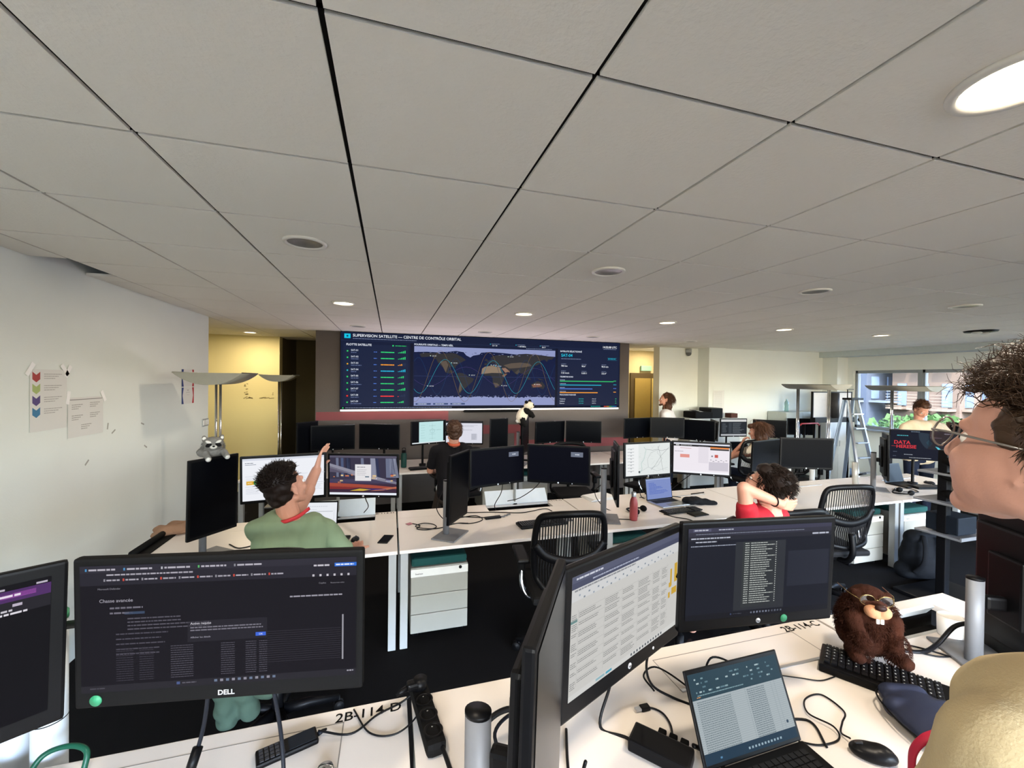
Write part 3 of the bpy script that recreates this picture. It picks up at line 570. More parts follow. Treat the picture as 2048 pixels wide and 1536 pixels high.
def c_sheet(s):
    s.rect(0, 0, 1, 1, '#c9c8c4'); s.up(); s.rect(0, 0, 1, .055, '#565a70'); s.rect(0, .055, 1, .05, '#4a4e64'); s.rect(0, .105, 1, .1, '#cfd0d0'); s.up(); s.greek(.03, .02, .2, .016, '#c9ccd8'); s.greek(.15, .07, .4, .012, '#aab0c4'); s.greek(.02, .115, .5, .014, '#8a8c90')
    r = random.Random(5)
    for k in range(26): s.rect(.05+k*.035, .16+.03*(k % 2), .012, .014, '#7d8894' if k % 3 else '#9aa4ae')
    s.rect(0, .355, .045, .022, '#5f8a88'); cols = [0, .05, .25, .4, .55, .7, .8, .87]
    for i in range(8):
        v = .3+i*.078; s.rect(.05, v, .83, .002, '#a5a5a2')
        for a, b in zip(cols, cols[1:]): lines(s, a+.006, v+.012, (b-a)*.85, r.choice((2, 3, 4)), .016, .007, '#8a8a88', i*9+int(a*50), .3)
    for a in cols[1:]: s.rect(a, .28, .0014, .63, '#b0b0ac')
    for u, v, w, h in ((.905, .36, .02, .18), (.955, .32, .035, .2), (.89, .5, .03, .05), (.885, .6, .022, .06), (.925, .57, .06, .07)): s.rect(u, v, w, h, '#c9a23c')
    s.rect(0, .955, 1, .045, '#cfcfcc'); s.up(); s.rect(.2, .965, .07, .02, '#8fb4bc'); s.rect(.28, .965, .05, .02, '#4fa0b8')
    for k in range(12): s.rect(.5+k*.028, .965, .013, .022, '#4a5058')
def c_darkdoc(s):
    s.rect(0, 0, 1, 1, '#22242d'); s.up(); s.rect(0, 0, 1, .045, '#3d3d4f'); s.rect(0, .045, 1, .045, '#33333f'); s.rect(0, .09, 1, .05, '#26272f'); s.rect(.32, .17, .35, .76, '#2e3136'); s.rect(.37, .17, .25, .73, '#3f4443'); s.rect(.69, .3, .3, .4, '#252833'); s.up()
    s.rect(.03, .008, .12, .03, '#55566c'); s.greek(.04, .015, .09, .014, '#cfd2de'); s.greek(.2, .018, .1, .012, '#b4b8c6'); s.greek(.05, .062, .75, .008, '#7d8292'); s.greek(.02, .105, .26, .014, '#b9bdcb'); s.greek(.86, .105, .12, .018, '#b9bdcb'); s.greek(.05, .145, .14, .012, '#b9bdcb'); s.greek(.02, .19, .3, .01, '#9aa0b0')
    r = random.Random(8)
    for i in range(28): s.greek(.385, .185+i*.0245, .03, .009, '#b8bdb8', i); s.greek(.425, .185+i*.0245, r.uniform(.1, .17), .009, '#b8bdb8', i+40); s.rect(.6, .185+i*.0245, .006, .01, '#c8ccc8')
    s.rect(0, .94, 1, .06, '#191a20'); [s.rect(.44+k*.021, .952, .011, .02, '#8d94a8') for k in range(11)]; s.rect(.3, .955, .01, .016, '#6a80b8'); s.greek(.32, .958, .06, .01, '#646878')
def c_dash(s):
    s.rect(0, 0, 1, 1, '#eef0f6'); s.up(); s.rect(0, 0, 1, .05, '#d5d9e4'); s.greek(.03, .1, .1, .014, '#6c7280'); s.rect(.03, .14, .13, .012, '#8a90a0'); s.greek(.36, .2, .1, .012, '#a0a6b4')
    for u in (.03, .26, .6, .82):
        for v in (.42, .66): s.rect(u, v, .19, .008, '#c2c7d4'); lines(s, u+.01, v+.05, .16, 5, .03, .007, '#bcc1cd', int(u*10+v*9), .3)
    s.up(); s.rect(.045, .53, .085, .09, '#dfae3c'); s.rect(.13, .53, .085, .09, '#4c9a4e'); s.up(); s.greek(.06, .57, .05, .012, '#fff6dc'); s.greek(.15, .57, .04, .012, '#e2f4e0'); s.greek(.6, .55, .05, .012, '#50555f')
def c_city(s):
    s.rect(0, 0, 1, 1, '#3a3648'); s.up(); r = random.Random(2)
    s.rect(0, 0, 1, .05, '#5a5668')
    for k in range(16): u = r.uniform(0, 1); s.poly([(u, .06), (u+.04, .06), (u+.06+.05*(u-.4), .55), (u+.01, .55)], r.choice(('#26263a', '#4c5878', '#6a7088', '#2e3450', '#8a8ea2')))
    s.up(); s.poly([(0, .2), (.45, .42), (1, .66), (1, .72), (.4, .52), (0, .32)], '#8d8c9c'); s.poly([(0, .27), (.35, .46), (0, .42)], '#5a5468'); s.rect(0, .6, 1, .12, '#45405a')
    for k in range(22): u = r.uniform(0, .95); s.rect(u, r.uniform(.45, .68), r.uniform(.01, .06), r.uniform(.02, .06), r.choice(('#c87a50', '#d8cfe0', '#3c2f68', '#9aa0c4', '#e8c890')))
    s.rect(0, .69, 1, .25, '#3d2a3c'); s.up(); s.poly([(0, .70), (.6, .74), (1, .8), (1, .84), (.5, .82), (0, .8)], '#a24a3a'); s.poly([(0, .78), (.5, .8), (.3, .86), (0, .86)], '#7d2f30'); s.poly([(.3, .9), (.45, .84), (.62, .86), (.5, .9)], '#c8a840'); s.poly([(.6, .9), (.9, .8), (1, .78), (1, .82), (.8, .88)], '#b8745a'); s.rect(.55, .84, .3, .03, '#4a2f70')
    s.rect(0, .945, 1, .055, '#e8ecf6'); s.rect(.38, .22, .24, .42, '#e4e2e4'); s.up(); s.greek(.41, .28, .12, .016, '#70707a'); lines(s, .41, .35, .16, 4, .045, .011, '#a8a8b0', 3); s.rect(.53, .52, .06, .03, '#5a6e80')
def c_sign(s): s.rect(0, 0, 1, 1, '#0a0b14'); s.up(); s.rect(.71, .12, .2, .14, '#6c7383'); s.up(); s.greek(.78, .18, .07, .02, '#dfe6f0')
def c_map(s):
    s.rect(0, 0, 1, 1, '#e3e8e6'); s.up(); r = random.Random(12); s.rect(0, .0, .28, 1, '#eef0f0'); s.up()
    for k in range(8): s.greek(.04, .14+k*.1, .14, .012, '#8a8e92', k); s.rect(.1, .16+k*.1, .03, .02, '#9aa0a8')
    for pts, c, t in (([(.4, .1), (.45, .2), (.4, .5), (.34, .62), (.36, .8), (.3, .95)], '#a8c8c0', .004), ([(.45, .18), (.6, .22), (.7, .2), (.8, .25), (.98, .2)], '#50555c', .002), ([(.72, .1), (.78, .4), (.8, .6), (.84, .9)], '#50555c', .002), ([(.98, .15), (.8, .4), (.66, .7), (.56, .85)], '#50555c', .002), ([(.5, .75), (.48, .5), (.56, .3), (.7, .22)], '#5a6068', .0015), ([(.76, .05), (.7, .3), (.82, .5), (.72, .72), (.55, .8)], '#6a7078', .0015), ([(.3, .9), (.5, .75), (.7, .9), (.95, .8)], '#8a9098', .0015)): s.line(pts, t, c)
    for k in range(30): u, v = r.uniform(.32, .95), r.uniform(.05, .92); s.line([(u, v), (u+r.uniform(-.1, .1), v+r.uniform(-.1, .1))], .001, '#b4bab8')
    s.rect(.28, .86, .035, .06, '#4a5058')
def c_ticket(s):
    s.rect(0, 0, 1, 1, '#efe9f0'); s.up(); s.rect(0, 0, 1, .05, '#dfe0ea'); s.rect(0, .05, 1, .06, '#1c1a1c'); s.rect(.66, .1, .33, .05, '#e88432'); s.rect(.66, .155, .33, .05, '#35302e'); s.rect(.64, .6, .34, .28, '#cdc8d2'); s.rect(.45, .1, .18, .55, '#e4dee6'); s.rect(0, .94, 1, .06, '#f6f6fb'); s.up()
    s.rect(.04, .065, .06, .025, '#f0f0f0'); s.greek(.13, .072, .2, .014, '#c8c8c8'); s.greek(.12, .17, .2, .012, '#b88080'); s.greek(.02, .28, .16, .014, '#8a868e'); s.rect(.12, .38, .17, .11, '#e2978c'); s.rect(.74, .35, .06, .1, '#c85a50'); s.rect(.68, .38, .03, .05, '#8a8690')
    [s.greek(.66+k*.045, .52+.04*(k % 2), .03, .02, '#9a96a0', k) for k in range(7)]
def c_cyan(s): s.rect(0, 0, 1, 1, '#0c0d10'); s.up(); s.rect(.2, 0, .74, .96, '#bfe3e4'); s.rect(0, .95, 1, .05, '#dfe6ea'); s.up(); s.line([(.6, .1), (.6, .85)], .002, '#7a9a9c'); [s.line([(.5, .2+.2*k), (.7, .2+.2*k)], .002, '#7a9a9c') for k in range(4)]; [s.line([(.6+.07*cos(a*.6), .45+.1*sin(a*.6)), (.6+.07*cos((a+1)*.6), .45+.1*sin((a+1)*.6))], .002, '#6a8a8e') for a in range(11)]; lines(s, .25, .15, .15, 6, .12, .01, '#8ab0b2', 3); s.greek(.72, .4, .15, .012, '#7a9a9c')
def c_white(s): s.rect(0, 0, 1, 1, '#dcdde8'); s.up(); s.rect(0, 0, 1, .05, '#2c2d33'); lines(s, .5, .15, .4, 3, .03, .008, '#8c8e98', 1); lines(s, .45, .36, .45, 2, .03, .008, '#8c8e98', 2); s.rect(.7, .55, .16, .3, '#c4c6d2'); s.up(); lines(s, .71, .57, .13, 8, .035, .01, '#8c8e98', 4, .2)
def c_code(s): s.rect(0, 0, 1, 1, '#2a2e33'); s.up(); s.rect(0, 0, 1, .14, '#d3d4d2'); s.rect(0, .9, 1, .1, '#b9bcc0'); s.rect(.3, .2, .12, .65, '#3a4046'); s.up(); lines(s, .05, .25, .2, 9, .065, .018, '#6f767c', 2); lines(s, .46, .22, .45, 10, .065, .018, '#7b8288', 5)
def c_data(s):
    s.rect(0, 0, 1, 1, '#121626'); s.up(); s.poly([(.42, .05), (.62, .1), (.6, .5), (.56, .62), (.5, .5), (.44, .3)], '#1c2c3c'); s.poly([(.54, .4), (.6, .55), (.64, .42), (.58, .3)], '#2c4a58'); s.rect(.58, .08, .4, .55, '#16141e'); s.up()
    s.text('DATA', .06, .48, .12, '#d8303c', .02); s.text('HERESIE', .10, .62, .11, '#d8303c', .02); s.rect(.02, .555, .09, .014, '#a82834')
    s.greek(.1, .17, .17, .026, '#4cb0bc'); s.greek(.31, .03, .13, .02, '#7a8a9c'); s.greek(.8, .07, .1, .02, '#8a90a0'); s.greek(.6, .22, .17, .016, '#7a6a78'); s.greek(.22, .83, .13, .022, '#9aa0ac'); s.greek(.3, .94, .33, .014, '#c0c4cc'); s.greek(.05, .75, .06, .016, '#5a6478'); s.greek(.05, .9, .05, .016, '#5a6478')
    s.poly([(.68, .52), (.73, .55), (.82, .72), (.78, .74), (.74, .66)], '#5cc8dc'); s.poly([(.74, .7), (.83, .76), (.84, .85), (.78, .82)], '#2a6c88'); s.rect(.71, .45, .04, .02, '#a8643c')
def c_lapF(s):
    s.rect(0, 0, 1, 1, '#aab4b8'); s.up(); s.rect(0, 0, 1, .3, '#2c4450'); s.rect(0, .88, 1, .12, '#233a4c'); s.up(); r = random.Random(6)
    for k in range(46): s.rect(.04+r.random()*.9, .05+r.choice((0, .05, .1, .15))+.01, r.uniform(.01, .035), .018, r.choice(('#7a98a0', '#a8bcc0', '#5c7a86')))
    s.greek(.06, .25, .5, .012, '#7a98a0'); s.greek(.05, .27, .04, .01, '#d89a60')
    for i in range(24): v = .32+i*.0235; s.rect(0, v, 1, .002, '#7a868c'); s.greek(.04, v+.006, .36, .009, '#6c7a80', i); s.greek(.58, v+.006, .2, .009, '#66747c', i+30)
    for u in (.4, .56, .63, .7, .86, .9): s.rect(u, .3, .0025, .57, '#8a969c')
    s.rect(.56, .3, .13, .57, '#98a4aa') if 0 else None
    s.dot(.93, .8, .02, '#33485a'); [s.rect(.45+k*.035, .94, .018, .025, '#9ab0bc') for k in range(11)]; s.rect(.15, .945, .02, .02, '#5a8ab0')
def c_lapW(s): s.rect(0, 0, 1, 1, '#e9ecf2'); s.up(); [s.rect(.15+k*.045, .14, .02, .03, '#b9bec8') for k in range(14)]; s.rect(.2, .35, .7, .02, '#a8acb4'); s.rect(.18, .55, .14, .02, '#a8acb4'); s.rect(.14, .25, .002, .65, '#9aa0aa'); s.rect(.93, .3, .004, .6, '#9aa0aa'); s.greek(.3, .28, .2, .012, '#b9bec8')
def c_lapB(s): s.rect(0, 0, 1, 1, '#7f8fc4'); s.up(); s.rect(0, 0, 1, .06, '#9aa8d4'); [s.greek(.1, .2+k*.065, (.22, .28, .3, .5, .55, .3, .7, .75, .6)[k], .03, '#4f66b8', k) for k in range(9)]
# positions measured in the room; sizes of the panels .54 x .335 (portrait .335 x .54)
G1 = 'large monitors on the near desk'
monitor((-.354, 1.063, 1.438), -9, -1.3, -.2, .6, .33, Z1, 'large near dark-screened monitor with a green dot, showing a pop-up box, left foreground', c_defender, G1, 'dell', (-.905, 1.425, 1.31), sticker=-.43, chin=.036, bez=.015)
monitor((-.956, 1.019, 1.40), 33.3, .1, -1.1, .6, .36, Z1, 'near monitor cut off by the left edge with a purple banner on its screen', c_purple, G1, 'none', (-.99, 1.47, 1.27), bez=.026, chin=.036)
monitor((.287, .703, 1.325), 58.6, -1.1, -1, .335, .56, Z1, 'near upright-turned monitor seen nearly edge-on, with a grey sheen, centre foreground', None, G1, 'none', 'slab', dark=True, back=.12)
monitor((.627, .968, 1.39), 25.8, -.1, -2, .56, .35, Z1, 'near monitor with a spreadsheet and yellow cells, beside the edge-on one', c_sheet, G1, 'hp', (.42, 1.04, 1.30), bez=.022, chin=.045)
monitor((1.103, 1.005, 1.412), -6, -1.6, -.5, .54, .335, Z1, 'near monitor showing a dark list document, green dot on its frame', c_darkdoc, G1, 'hp', (.42, 1.04, 1.38), sticker=.17, bez=.018, chin=.036)
monitor((2.20, .90, 1.26), 62, 0, 0, .335, .54, Z1, 'upright-turned dark monitor behind the neck of the near person at the right', None, G1, 'none', 'slab', dark=True, back=.13)
G2 = 'monitors of the middle row'
P = dict(w=.335, h=.54, z=Z2, stand='slab', brand='none', group=G2)
def mon(c, y, tl, lab, fn=None, g=G2, **k): return monitor(c, y, tl, 0, .54, .335, Z2, lab, fn, g, 'hp', k.pop('stand', 'arm'), **k)
monitor((-1.164, 3.311, 1.174), 52.7, -1.6, 0, label='tall black monitor turned upright with the raccoon on top, by the left wall', **P)
mon((-.718, 3.258, 1.285), 6.8, -4, 'monitor with a bright white dashboard behind the head in the green shirt', c_dash, stand=(-.45, 4.02, 1.27))
mon((-.196, 3.317, 1.260), -16.7, -1, 'monitor showing a blurred city highway picture with a login box', c_city, stand=(-.45, 4.02, 1.20))
monitor((.536, 3.278, 1.147), 54.5, -1.6, 0, label='black upright-turned monitor on a silver stand at the middle of the middle row', **P)
mon((.907, 3.496, 1.243), 14.3, .5, 'black monitor with a small grey message box, left of the middle pair', c_sign, stand=(1.22, 4.02, 1.26))
mon((1.378, 3.270, 1.281), -29.1, -2.7, 'black monitor with a small grey message box, right of the middle pair', c_sign, stand=(1.22, 4.02, 1.19))
monitor((1.985, 3.33, 1.17), 66, 0, 0, label='black upright-turned monitor on a silver stand, left of the map screen', **P)
mon((2.364, 3.413, 1.258), 3.7, 1.5, 'monitor showing a pale street map', c_map, stand=(2.78, 4.02, 1.26))
mon((2.948, 3.387, 1.245), -32.2, -1.4, 'monitor showing a white page with an orange banner, right of the map', c_ticket, stand=(2.78, 4.02, 1.19))
mon((4.068, 3.653, 1.193), 13.5, -1.8, 'black switched-off monitor seen at an angle behind the raised elbow', stand=(4.50, 3.74, 1.26))
mon((4.256, 3.333, 1.255), -20.7, -1.9, 'black switched-off monitor facing the camera above the right mesh chair', stand=(4.50, 3.74, 1.19))
monitor((5.66, 3.45, 1.15), 40, .8, 0, label='dark upright-turned monitor left of the black and red screen', **P)
monitor((6.25, 3.43, 1.263), -35.2, -3, 0, .66, .37, Z2, 'wide dark monitor with red glitch lettering before the standing man', c_data, G2, 'none', 'arm', bez=.006, chin=.008)
G3 = 'monitors of the far row'; P['group'] = G3
monitor((-1.02, 5.85, 1.16), 52, .5, 0, label='black upright-turned monitor at the left end of the far row', **P)
mon((-.725, 5.883, 1.209), 8.2, -3, 'black switched-off far monitor behind the raised hand', None, G3)
mon((-.143, 5.701, 1.231), -18.2, .3, 'black switched-off far monitor left of the cyan diagram screen', None, G3)
mon((.523, 5.924, 1.245), 21.4, .8, 'far monitor with a cyan diagram on its screen', c_cyan, G3)
mon((1.00, 5.80, 1.245), -14.3, -2, 'far monitor with a white page right of the head in the black shirt', c_white, G3)
monitor((1.50, 5.75, 1.235), 12, -1, 0, .29, .42, Z2, 'black far monitor turned towards the left, right of the white page', None, G3, 'none', 'slab')
monitor((1.94, 5.85, 1.19), 56, 0, 0, label='grey edge-on upright far monitor carrying the panda', **P)
mon((2.339, 5.872, 1.212), 13.5, -2.2, 'black far monitor right of the panda', None, G3)
mon((2.840, 5.764, 1.220), -22.9, -1, 'second black far monitor right of the panda', None, G3)
mon((3.926, 5.979, 1.231), 7.5, -1.1, 'black far monitor above the street map screen', None, G3)
mon((4.354, 5.779, 1.249), -24.3, -.8, 'black far monitor below the standing person in the white T-shirt', None, G3)
mon((4.78, 5.60, 1.22), -50, .6, 'black far monitor angled away, right of the standing person', None, G3)
mon((5.347, 5.829, 1.188), 60, -2, 'black far monitor seen obliquely beside the code screen', None, G3)
mon((6.018, 6.102, 1.180), -7.6, -.5, 'far monitor with dark code and a light title bar', c_code, G3)
mon((6.767, 6.026, 1.150), -42.2, -1.3, 'black far monitor behind the seated long-haired person', None, G3)
mon((7.938, 6.341, 1.133), -19.0, .1, 'black far monitor in front of the pale grey cabinet', None, G3)
monitor((8.9, 4.3, 1.25), -60, 0, 0, .5, .3, Z2, 'small black screen before the window behind the near glasses', None, G3, 'none', 'arm')

for k, (x, y, lab, z_, h_, r_) in enumerate(((-.45, 4.02, 'between the dashboard and highway monitors', Z2, .58, .013), (1.22, 4.02, 'between the two sign monitors', Z2, .58, .013), (2.78, 4.02, 'behind the map and ticket monitors', Z2, .58, .013), (4.50, 3.74, 'behind the right switched-off pair', Z2, .58, .024), (.42, 1.04, 'behind the edge-on near monitor', Z1, .44, .018))):
    t = thing('monitor_post', 'pale round monitor post '+lab, 'post', (x, y, z_), 0, 'monitor posts'); mb = MB(); mb.cyl((0, 0, .01), (0, 0, h_), r_); build(mb, 'post', mat('post_pale', '#b9b8b2', .3, .4), t); mb = MB(); mb.cyl((0, 0, 0), (0, 0, .012), .03); build(mb, 'foot', BLK, t)
# ---------------------------------------------------------------- mesh office chairs (face +y, origin on the floor)
MESHF = mat('chair_mesh', '#141416', .75, bump=.4, bscale=900)
def chair(label, loc, rz, arms=True, group='black mesh office chairs'):
    t = thing('office_chair', label, 'chair', loc, rz, group)
    for k in range(5):
        a = 2*pi*k/5+.3; c, s_ = cos(a), sin(a); mb = MB(); mb.tube([(0.03*c, .03*s_, .10), (.16*c, .16*s_, .095), (.31*c, .31*s_, .07)], [.03, .024, .016], 8); l = build(mb, 'base_leg', BLK, t)
        mb = MB(); [mb.cyl((.31*c-s_*d, .31*s_+c*d, .028), (.31*c-s_*(d+.014), .31*s_+c*(d+.014), .028), .028, n=16) for d in (-.02, .006)]; mb.cyl((.31*c, .31*s_, .03), (.31*c, .31*s_, .08), .008); build(mb, 'castor', mat('castor_dark', '#0c0c0d', .5), l)
    mb = MB(); mb.cyl((0, 0, .08), (0, 0, .26), .028); mb.cyl((0, 0, .26), (0, 0, .42), .016); mb.box((0, -.02, .43), (.2, .26, .05), .015); build(mb, 'gas_column', BLK, t)
    mb = MB(); mb.box((0, .02, .475), (.48, .46, .05), .024); build(mb, 'seat', MESHF, t)
    def yb(z): return -.235-.05*max(0, (z-.6))*2+.03*math.exp(-((z-.66)/.08)**2)     # profile of the back
    def ring(x, z, r=.02): return [(x, yb(z), z)]
    W_ = .235
    path = [(-.17, .56), (-.215, .62), (-.235, .74), (-.232, .9), (-.21, 1.0), (-.15, 1.03), (0, 1.04), (.15, 1.03), (.21, 1.0), (.232, .9), (.235, .74), (.215, .62), (.17, .56), (0, .535), (-.17, .56)]
    mb = MB(); mb.tube(smoothpath([(x, yb(z)+.05*(abs(x)/.235)**2, z) for x, z in path], 6), .017, 8, False, 1.3)
    band = [(-.232, .84), (-.17, .775), (-.08, .745), (0, .735), (.08, .745), (.17, .775), (.232, .84)]; mb.tube(smoothpath([(x, yb(z)+.05*(abs(x)/.235)**2-.005, z) for x, z in band], 6), .019, 8, True, 1.6)
    build(mb, 'back_frame', BLK, t)
    mb = MB()
    for k in range(25):
        x = -.205+.41*k/24; zl = .74+.09*(abs(x)/.22)**2.2; zh = 1.03-.05*(abs(x)/.22)**6; mb.tube([(x, yb(z)+.05*(abs(x)/.235)**2, z) for z in (zl, (zl+zh)/2, zh)], .0045, 4)
        zl, zh = .555+.03*(abs(x)/.2)**2, .74+.09*(abs(x)/.22)**2; mb.tube([(x, yb(z)+.05*(abs(x)/.235)**2, z) for z in (zl, (zl+zh)/2, zh)], .0062, 4)
    build(mb, 'back_slats', MESHF, t)
    mb = MB(); mb.tube(smoothpath([(0, -.05, .43), (0, -.2, .42), (0, -.27, .5), (0, -.26, .66)]), .022, 8); build(mb, 'back_support', BLK, t)
    if arms:
        for s_ in (-1, 1):
            mb = MB(); mb.tube(smoothpath([(.12*s_, -.05, .44), (.24*s_, -.08, .45), (.285*s_, -.06, .52), (.285*s_, -.03, .62)]), [.017]*25, 8); a = build(mb, 'arm_bracket', CHR, t)
            mb = MB(); mb.box((.285*s_, -.02, .63), (.05, .06, .10), .012); mb.box((.285*s_, .02, .69), (.085, .27, .028), .012); build(mb, 'arm_pad', BLK, a)
    return t
ch = chair('mesh chair with vertical back slats standing empty in the middle of the picture', (1.20, 2.77, 0), rad(-8)); ch.scale = (1.04, 1.04, 1.08)
k_ = [((3.86, 2.84, 0), -10, 'empty mesh chair with a slatted back at the right, behind the dark document monitor'), ((.86, 5.42, 0), 12, 'mesh chair under the seated person in the black shirt'),
     ((2.35, 5.05, 0), 170, 'dark mesh chair pushed aside behind the middle of the middle row'), ((3.55, 5.1, 0), 20, 'dark chair between the middle and far rows behind the white and orange screen'),
     ((5.35, 5.25, 0), 0, 'chair under the seated long-haired person'), ((5.95, 4.75, 0), 160, 'dark mesh chair behind the right switched-off monitor'), ((-.60, 2.60, 0), -6, 'chair under the person in the green T-shirt'), ((2.72, 2.42, 0), -4, 'chair under the person in the red T-shirt'), ((1.90, 2.36, 0), 20, 'chair with a short black arm between pedestal and red shirt')]
for l, a, lab in k_: dup(ch, l, rad(a), lab, 'black mesh office chairs')
# draped green jacket over the chair of the person in green
def drape(name, label, pts, mt):
    o = blob(name, pts, .012, mt, None, 4, (.012, 18)); tag(o, label, 'jacket'); return o
drape('jacket', 'dark green jacket hanging over the chair back below the near left monitor', [('c', (-.86, 2.42, .86), (-.36, 2.36, .84), .05, .05), ('c', (-.8, 2.36, .8), (-.78, 2.34, .5), .045, .05), ('c', (-.6, 2.33, .82), (-.58, 2.31, .45), .05, .06), ('c', (-.42, 2.33, .8), (-.42, 2.31, .5), .045, .04), ('c', (-.80, 2.37, .55), (-.80, 2.46, .22), .05, .055), ('c', (-.72, 2.37, .55), (-.70, 2.46, .24), .05, .05)], mat('green_cloth', '#43564a', .9, bump=.4, bscale=600))
# ---------------------------------------------------------------- drawer pedestals
def pedestal(label, loc, rz=0, cushion=True, w=.44, d=.55):
    t = thing('drawer_pedestal', label, 'drawer pedestal', loc, rz, 'drawer pedestals'); mb = MB()
    mb.box((0, 0, .30), (w, d, .50), .004); build(mb, 'cabinet_body', PED, t)
    mb = MB(); mb.box((0, -d/2-.004, .515), (w, .02, .06), .003); p = build(mb, 'top_rail', mat('rail_pale', '#cfcec8', .45), t)
    mb = MB(); mb.cyl((w*.36, -d/2-.012, .53), (w*.36, -d/2-.02, .53), .012); build(mb, 'lock', BLK, p)
    flat_text('maker_lettering', 'Steelcase', .011, BLK, p, Matrix.Translation((-w*.36, -d/2-.0155, .505)) @ Matrix.Rotation(pi/2, 4, 'X'), .01)
    for k in range(3): mb = MB(); mb.box((0, -d/2-.004, .125+k*.146), (w-.004, .02, .141), .004); build(mb, 'drawer', PED, t)
    if cushion: mb = MB(); mb.box((0, 0, .585), (w*.98, d*.97, .065), .022); build(mb, 'cushion', GRN, t)
    mb = MB(); [mb.cyl((x*w*.4, y*d*.38, 0), (x*w*.4, y*d*.38, .05), .022) for x in (-1, 1) for y in (-1, 1)]; build(mb, 'castor', BLK, t)
    return t
pd = pedestal('grey three-drawer pedestal with a dark teal cushion under the second middle desk', (.378, 3.50, 0))
for l, a, lab in (((2.05, 3.52, 0), 0, 'teal-cushioned pedestal under the third middle desk'), ((5.70, 3.45, 0), 0, 'teal-cushioned pedestal beside the black backpack'), ((5.05, 3.52, 0), 0, 'grey pedestal behind the right mesh chair'),
                  ((1.52, 6.2, 0), 0, 'grey pedestal under the far desk, left of the legs below the panda'), ((2.1, 6.2, 0), 0, 'grey pedestal under the far desk, right of the legs below the panda'), ((8.1, 3.4, 0), 0, 'beige pedestal with a teal cushion under the desk by the windows')): dup(pd, l, rad(a), lab, 'drawer pedestals')
# ---------------------------------------------------------------- floor uplighters
def uplighter(label, loc, W_=.62, L=.5, z=1.96, rods=(0,), deep=.085, rodw=.022, group='floor uplighters'):
    t = thing('floor_uplighter', label, 'floor lamp', loc, 0, group); n = 18; mb = MB(); vs = []; fs = []
    for i in range(n+1):
        u = -1+2*i/n; x = u*W_/2; zz = z-deep*(1-abs(u)**2.2)
        vs += [(x, -L/2, zz), (x, L/2, zz), (x*.985, -L/2+.004, zz+.008), (x*.985, L/2-.004, zz+.008)]
    for i in range(n):
        a = 4*i; fs += [(a, a+4, a+5, a+1), (a+2, a+3, a+7, a+6), (a, a+2, a+6, a+4), (a+1, a+5, a+7, a+3)]
    mb.add(vs, fs, True); mb.mi = [0]*len(fs)
    prof = [(-W_/2+W_*i/n, z-deep*(1-abs(-1+2*i/n)**2.2)) for i in range(n+1)]
    mb.prism(prof+[(W_/2, z+.001), (-W_/2, z+.001)], -L/2, -L/2+.004, 'y'); mb.prism(prof+[(W_/2, z+.001), (-W_/2, z+.001)], L/2-.004, L/2, 'y')
    build(mb, 'lamp_shade', mat('shade_grey', '#94938a', .45, .1), t)
    for y in rods:
        mb = MB(); [mb.cyl((dx, y, .02), (dx, y, z-deep+.01), rodw/2, n=12) for dx in (-.018, .018)]; build(mb, 'pole', CHR, t)
        mb = MB(); mb.box((0, y, .011), (.34, .3, .022), .006); build(mb, 'lamp_base', mat('lamp_base_grey', '#9a9a98', .4, .4), t)
    return t
uplighter('grey boat-shaped floor uplighter before the left wall, with a chrome pole', (-1.60, 4.63, 0), .55, .5, 2.03, (0,), .11)
uplighter('second grey floor uplighter, farther back, in front of the yellow wall edge', (-1.66, 7.2, 0), .46, .5, 2.03, (0,), .10)
uplighter('long grey floor uplighter with two pairs of rods behind the right desks', (6.40, 4.9, 0), .44, .8, 1.985, (-.22, .28), .075)
uplighter('grey floor uplighter in front of the window pillar', (7.55, 4.40, 0), .44, .8, 1.98, (.15,), .075)
uplighter('grey floor uplighter at the right, half hidden behind the near head', (8.9, 3.9, 0), .44, .8, 1.975, (.15,), .075)
# ---------------------------------------------------------------- right background furniture
def cabinet(label, c, d, doors=2, top=None, col=None, group=None):
    t = thing('storage_cabinet', label, 'cabinet', (c[0], c[1], 0), 0, group); m = col or mat('cabinet_grey', '#c9ccca', .5, var=.03); mb = MB(); mb.box((0, 0, d[2]/2), d, .004); build(mb, 'cabinet_body', m, t)
    for k in range(doors): w = d[0]/doors; mb = MB(); mb.box((-d[0]/2+w*(k+.5), -d[1]/2-.008, d[2]/2), (w-.006, .016, d[2]-.03), .003); f = build(mb, 'door', m, t); mb = MB(); mb.box((-d[0]/2+w*(k+.5)+w*.4*(1 if k % 2 == 0 else -1), -d[1]/2-.02, d[2]*.55), (.012, .012, .12), .003); build(mb, 'handle', ALU, f)
    return t
cabinet('low pale grey cabinet carrying the printer by the column', (6.10, 6.81, 0), (1.2, .32, 1.30), 2)
cabinet('grey cabinet with the water bottle on it, against the white wall', (8.30, 6.83, 0), (.9, .42, 1.40), 2, None, mat('cabinet_green_grey', '#b3b9b2', .5))
cabinet('white cabinet behind the far black monitor by the window corner', (9.0, 6.6, 0), (.7, .42, 1.38), 2)
t = thing('printer', 'black printer and scanner on the low grey cabinet', 'printer', (5.95, 6.80, 1.30)); mb = MB(); mb.box((-.12, 0, .065), (.42, .36, .13), .02); build(mb, 'printer_body', BLKM, t); mb = MB(); mb.box((.18, 0, .10), (.28, .34, .20), .015); build(mb, 'paper_feeder', BLK, t); mb = MB(); mb.box((-.2, -.05, .14), (.2, .2, .012), .003, Matrix.Rotation(.2, 3, 'Y')); build(mb, 'paper_tray', mat('tray_grey', '#8a8c8c', .4), t)
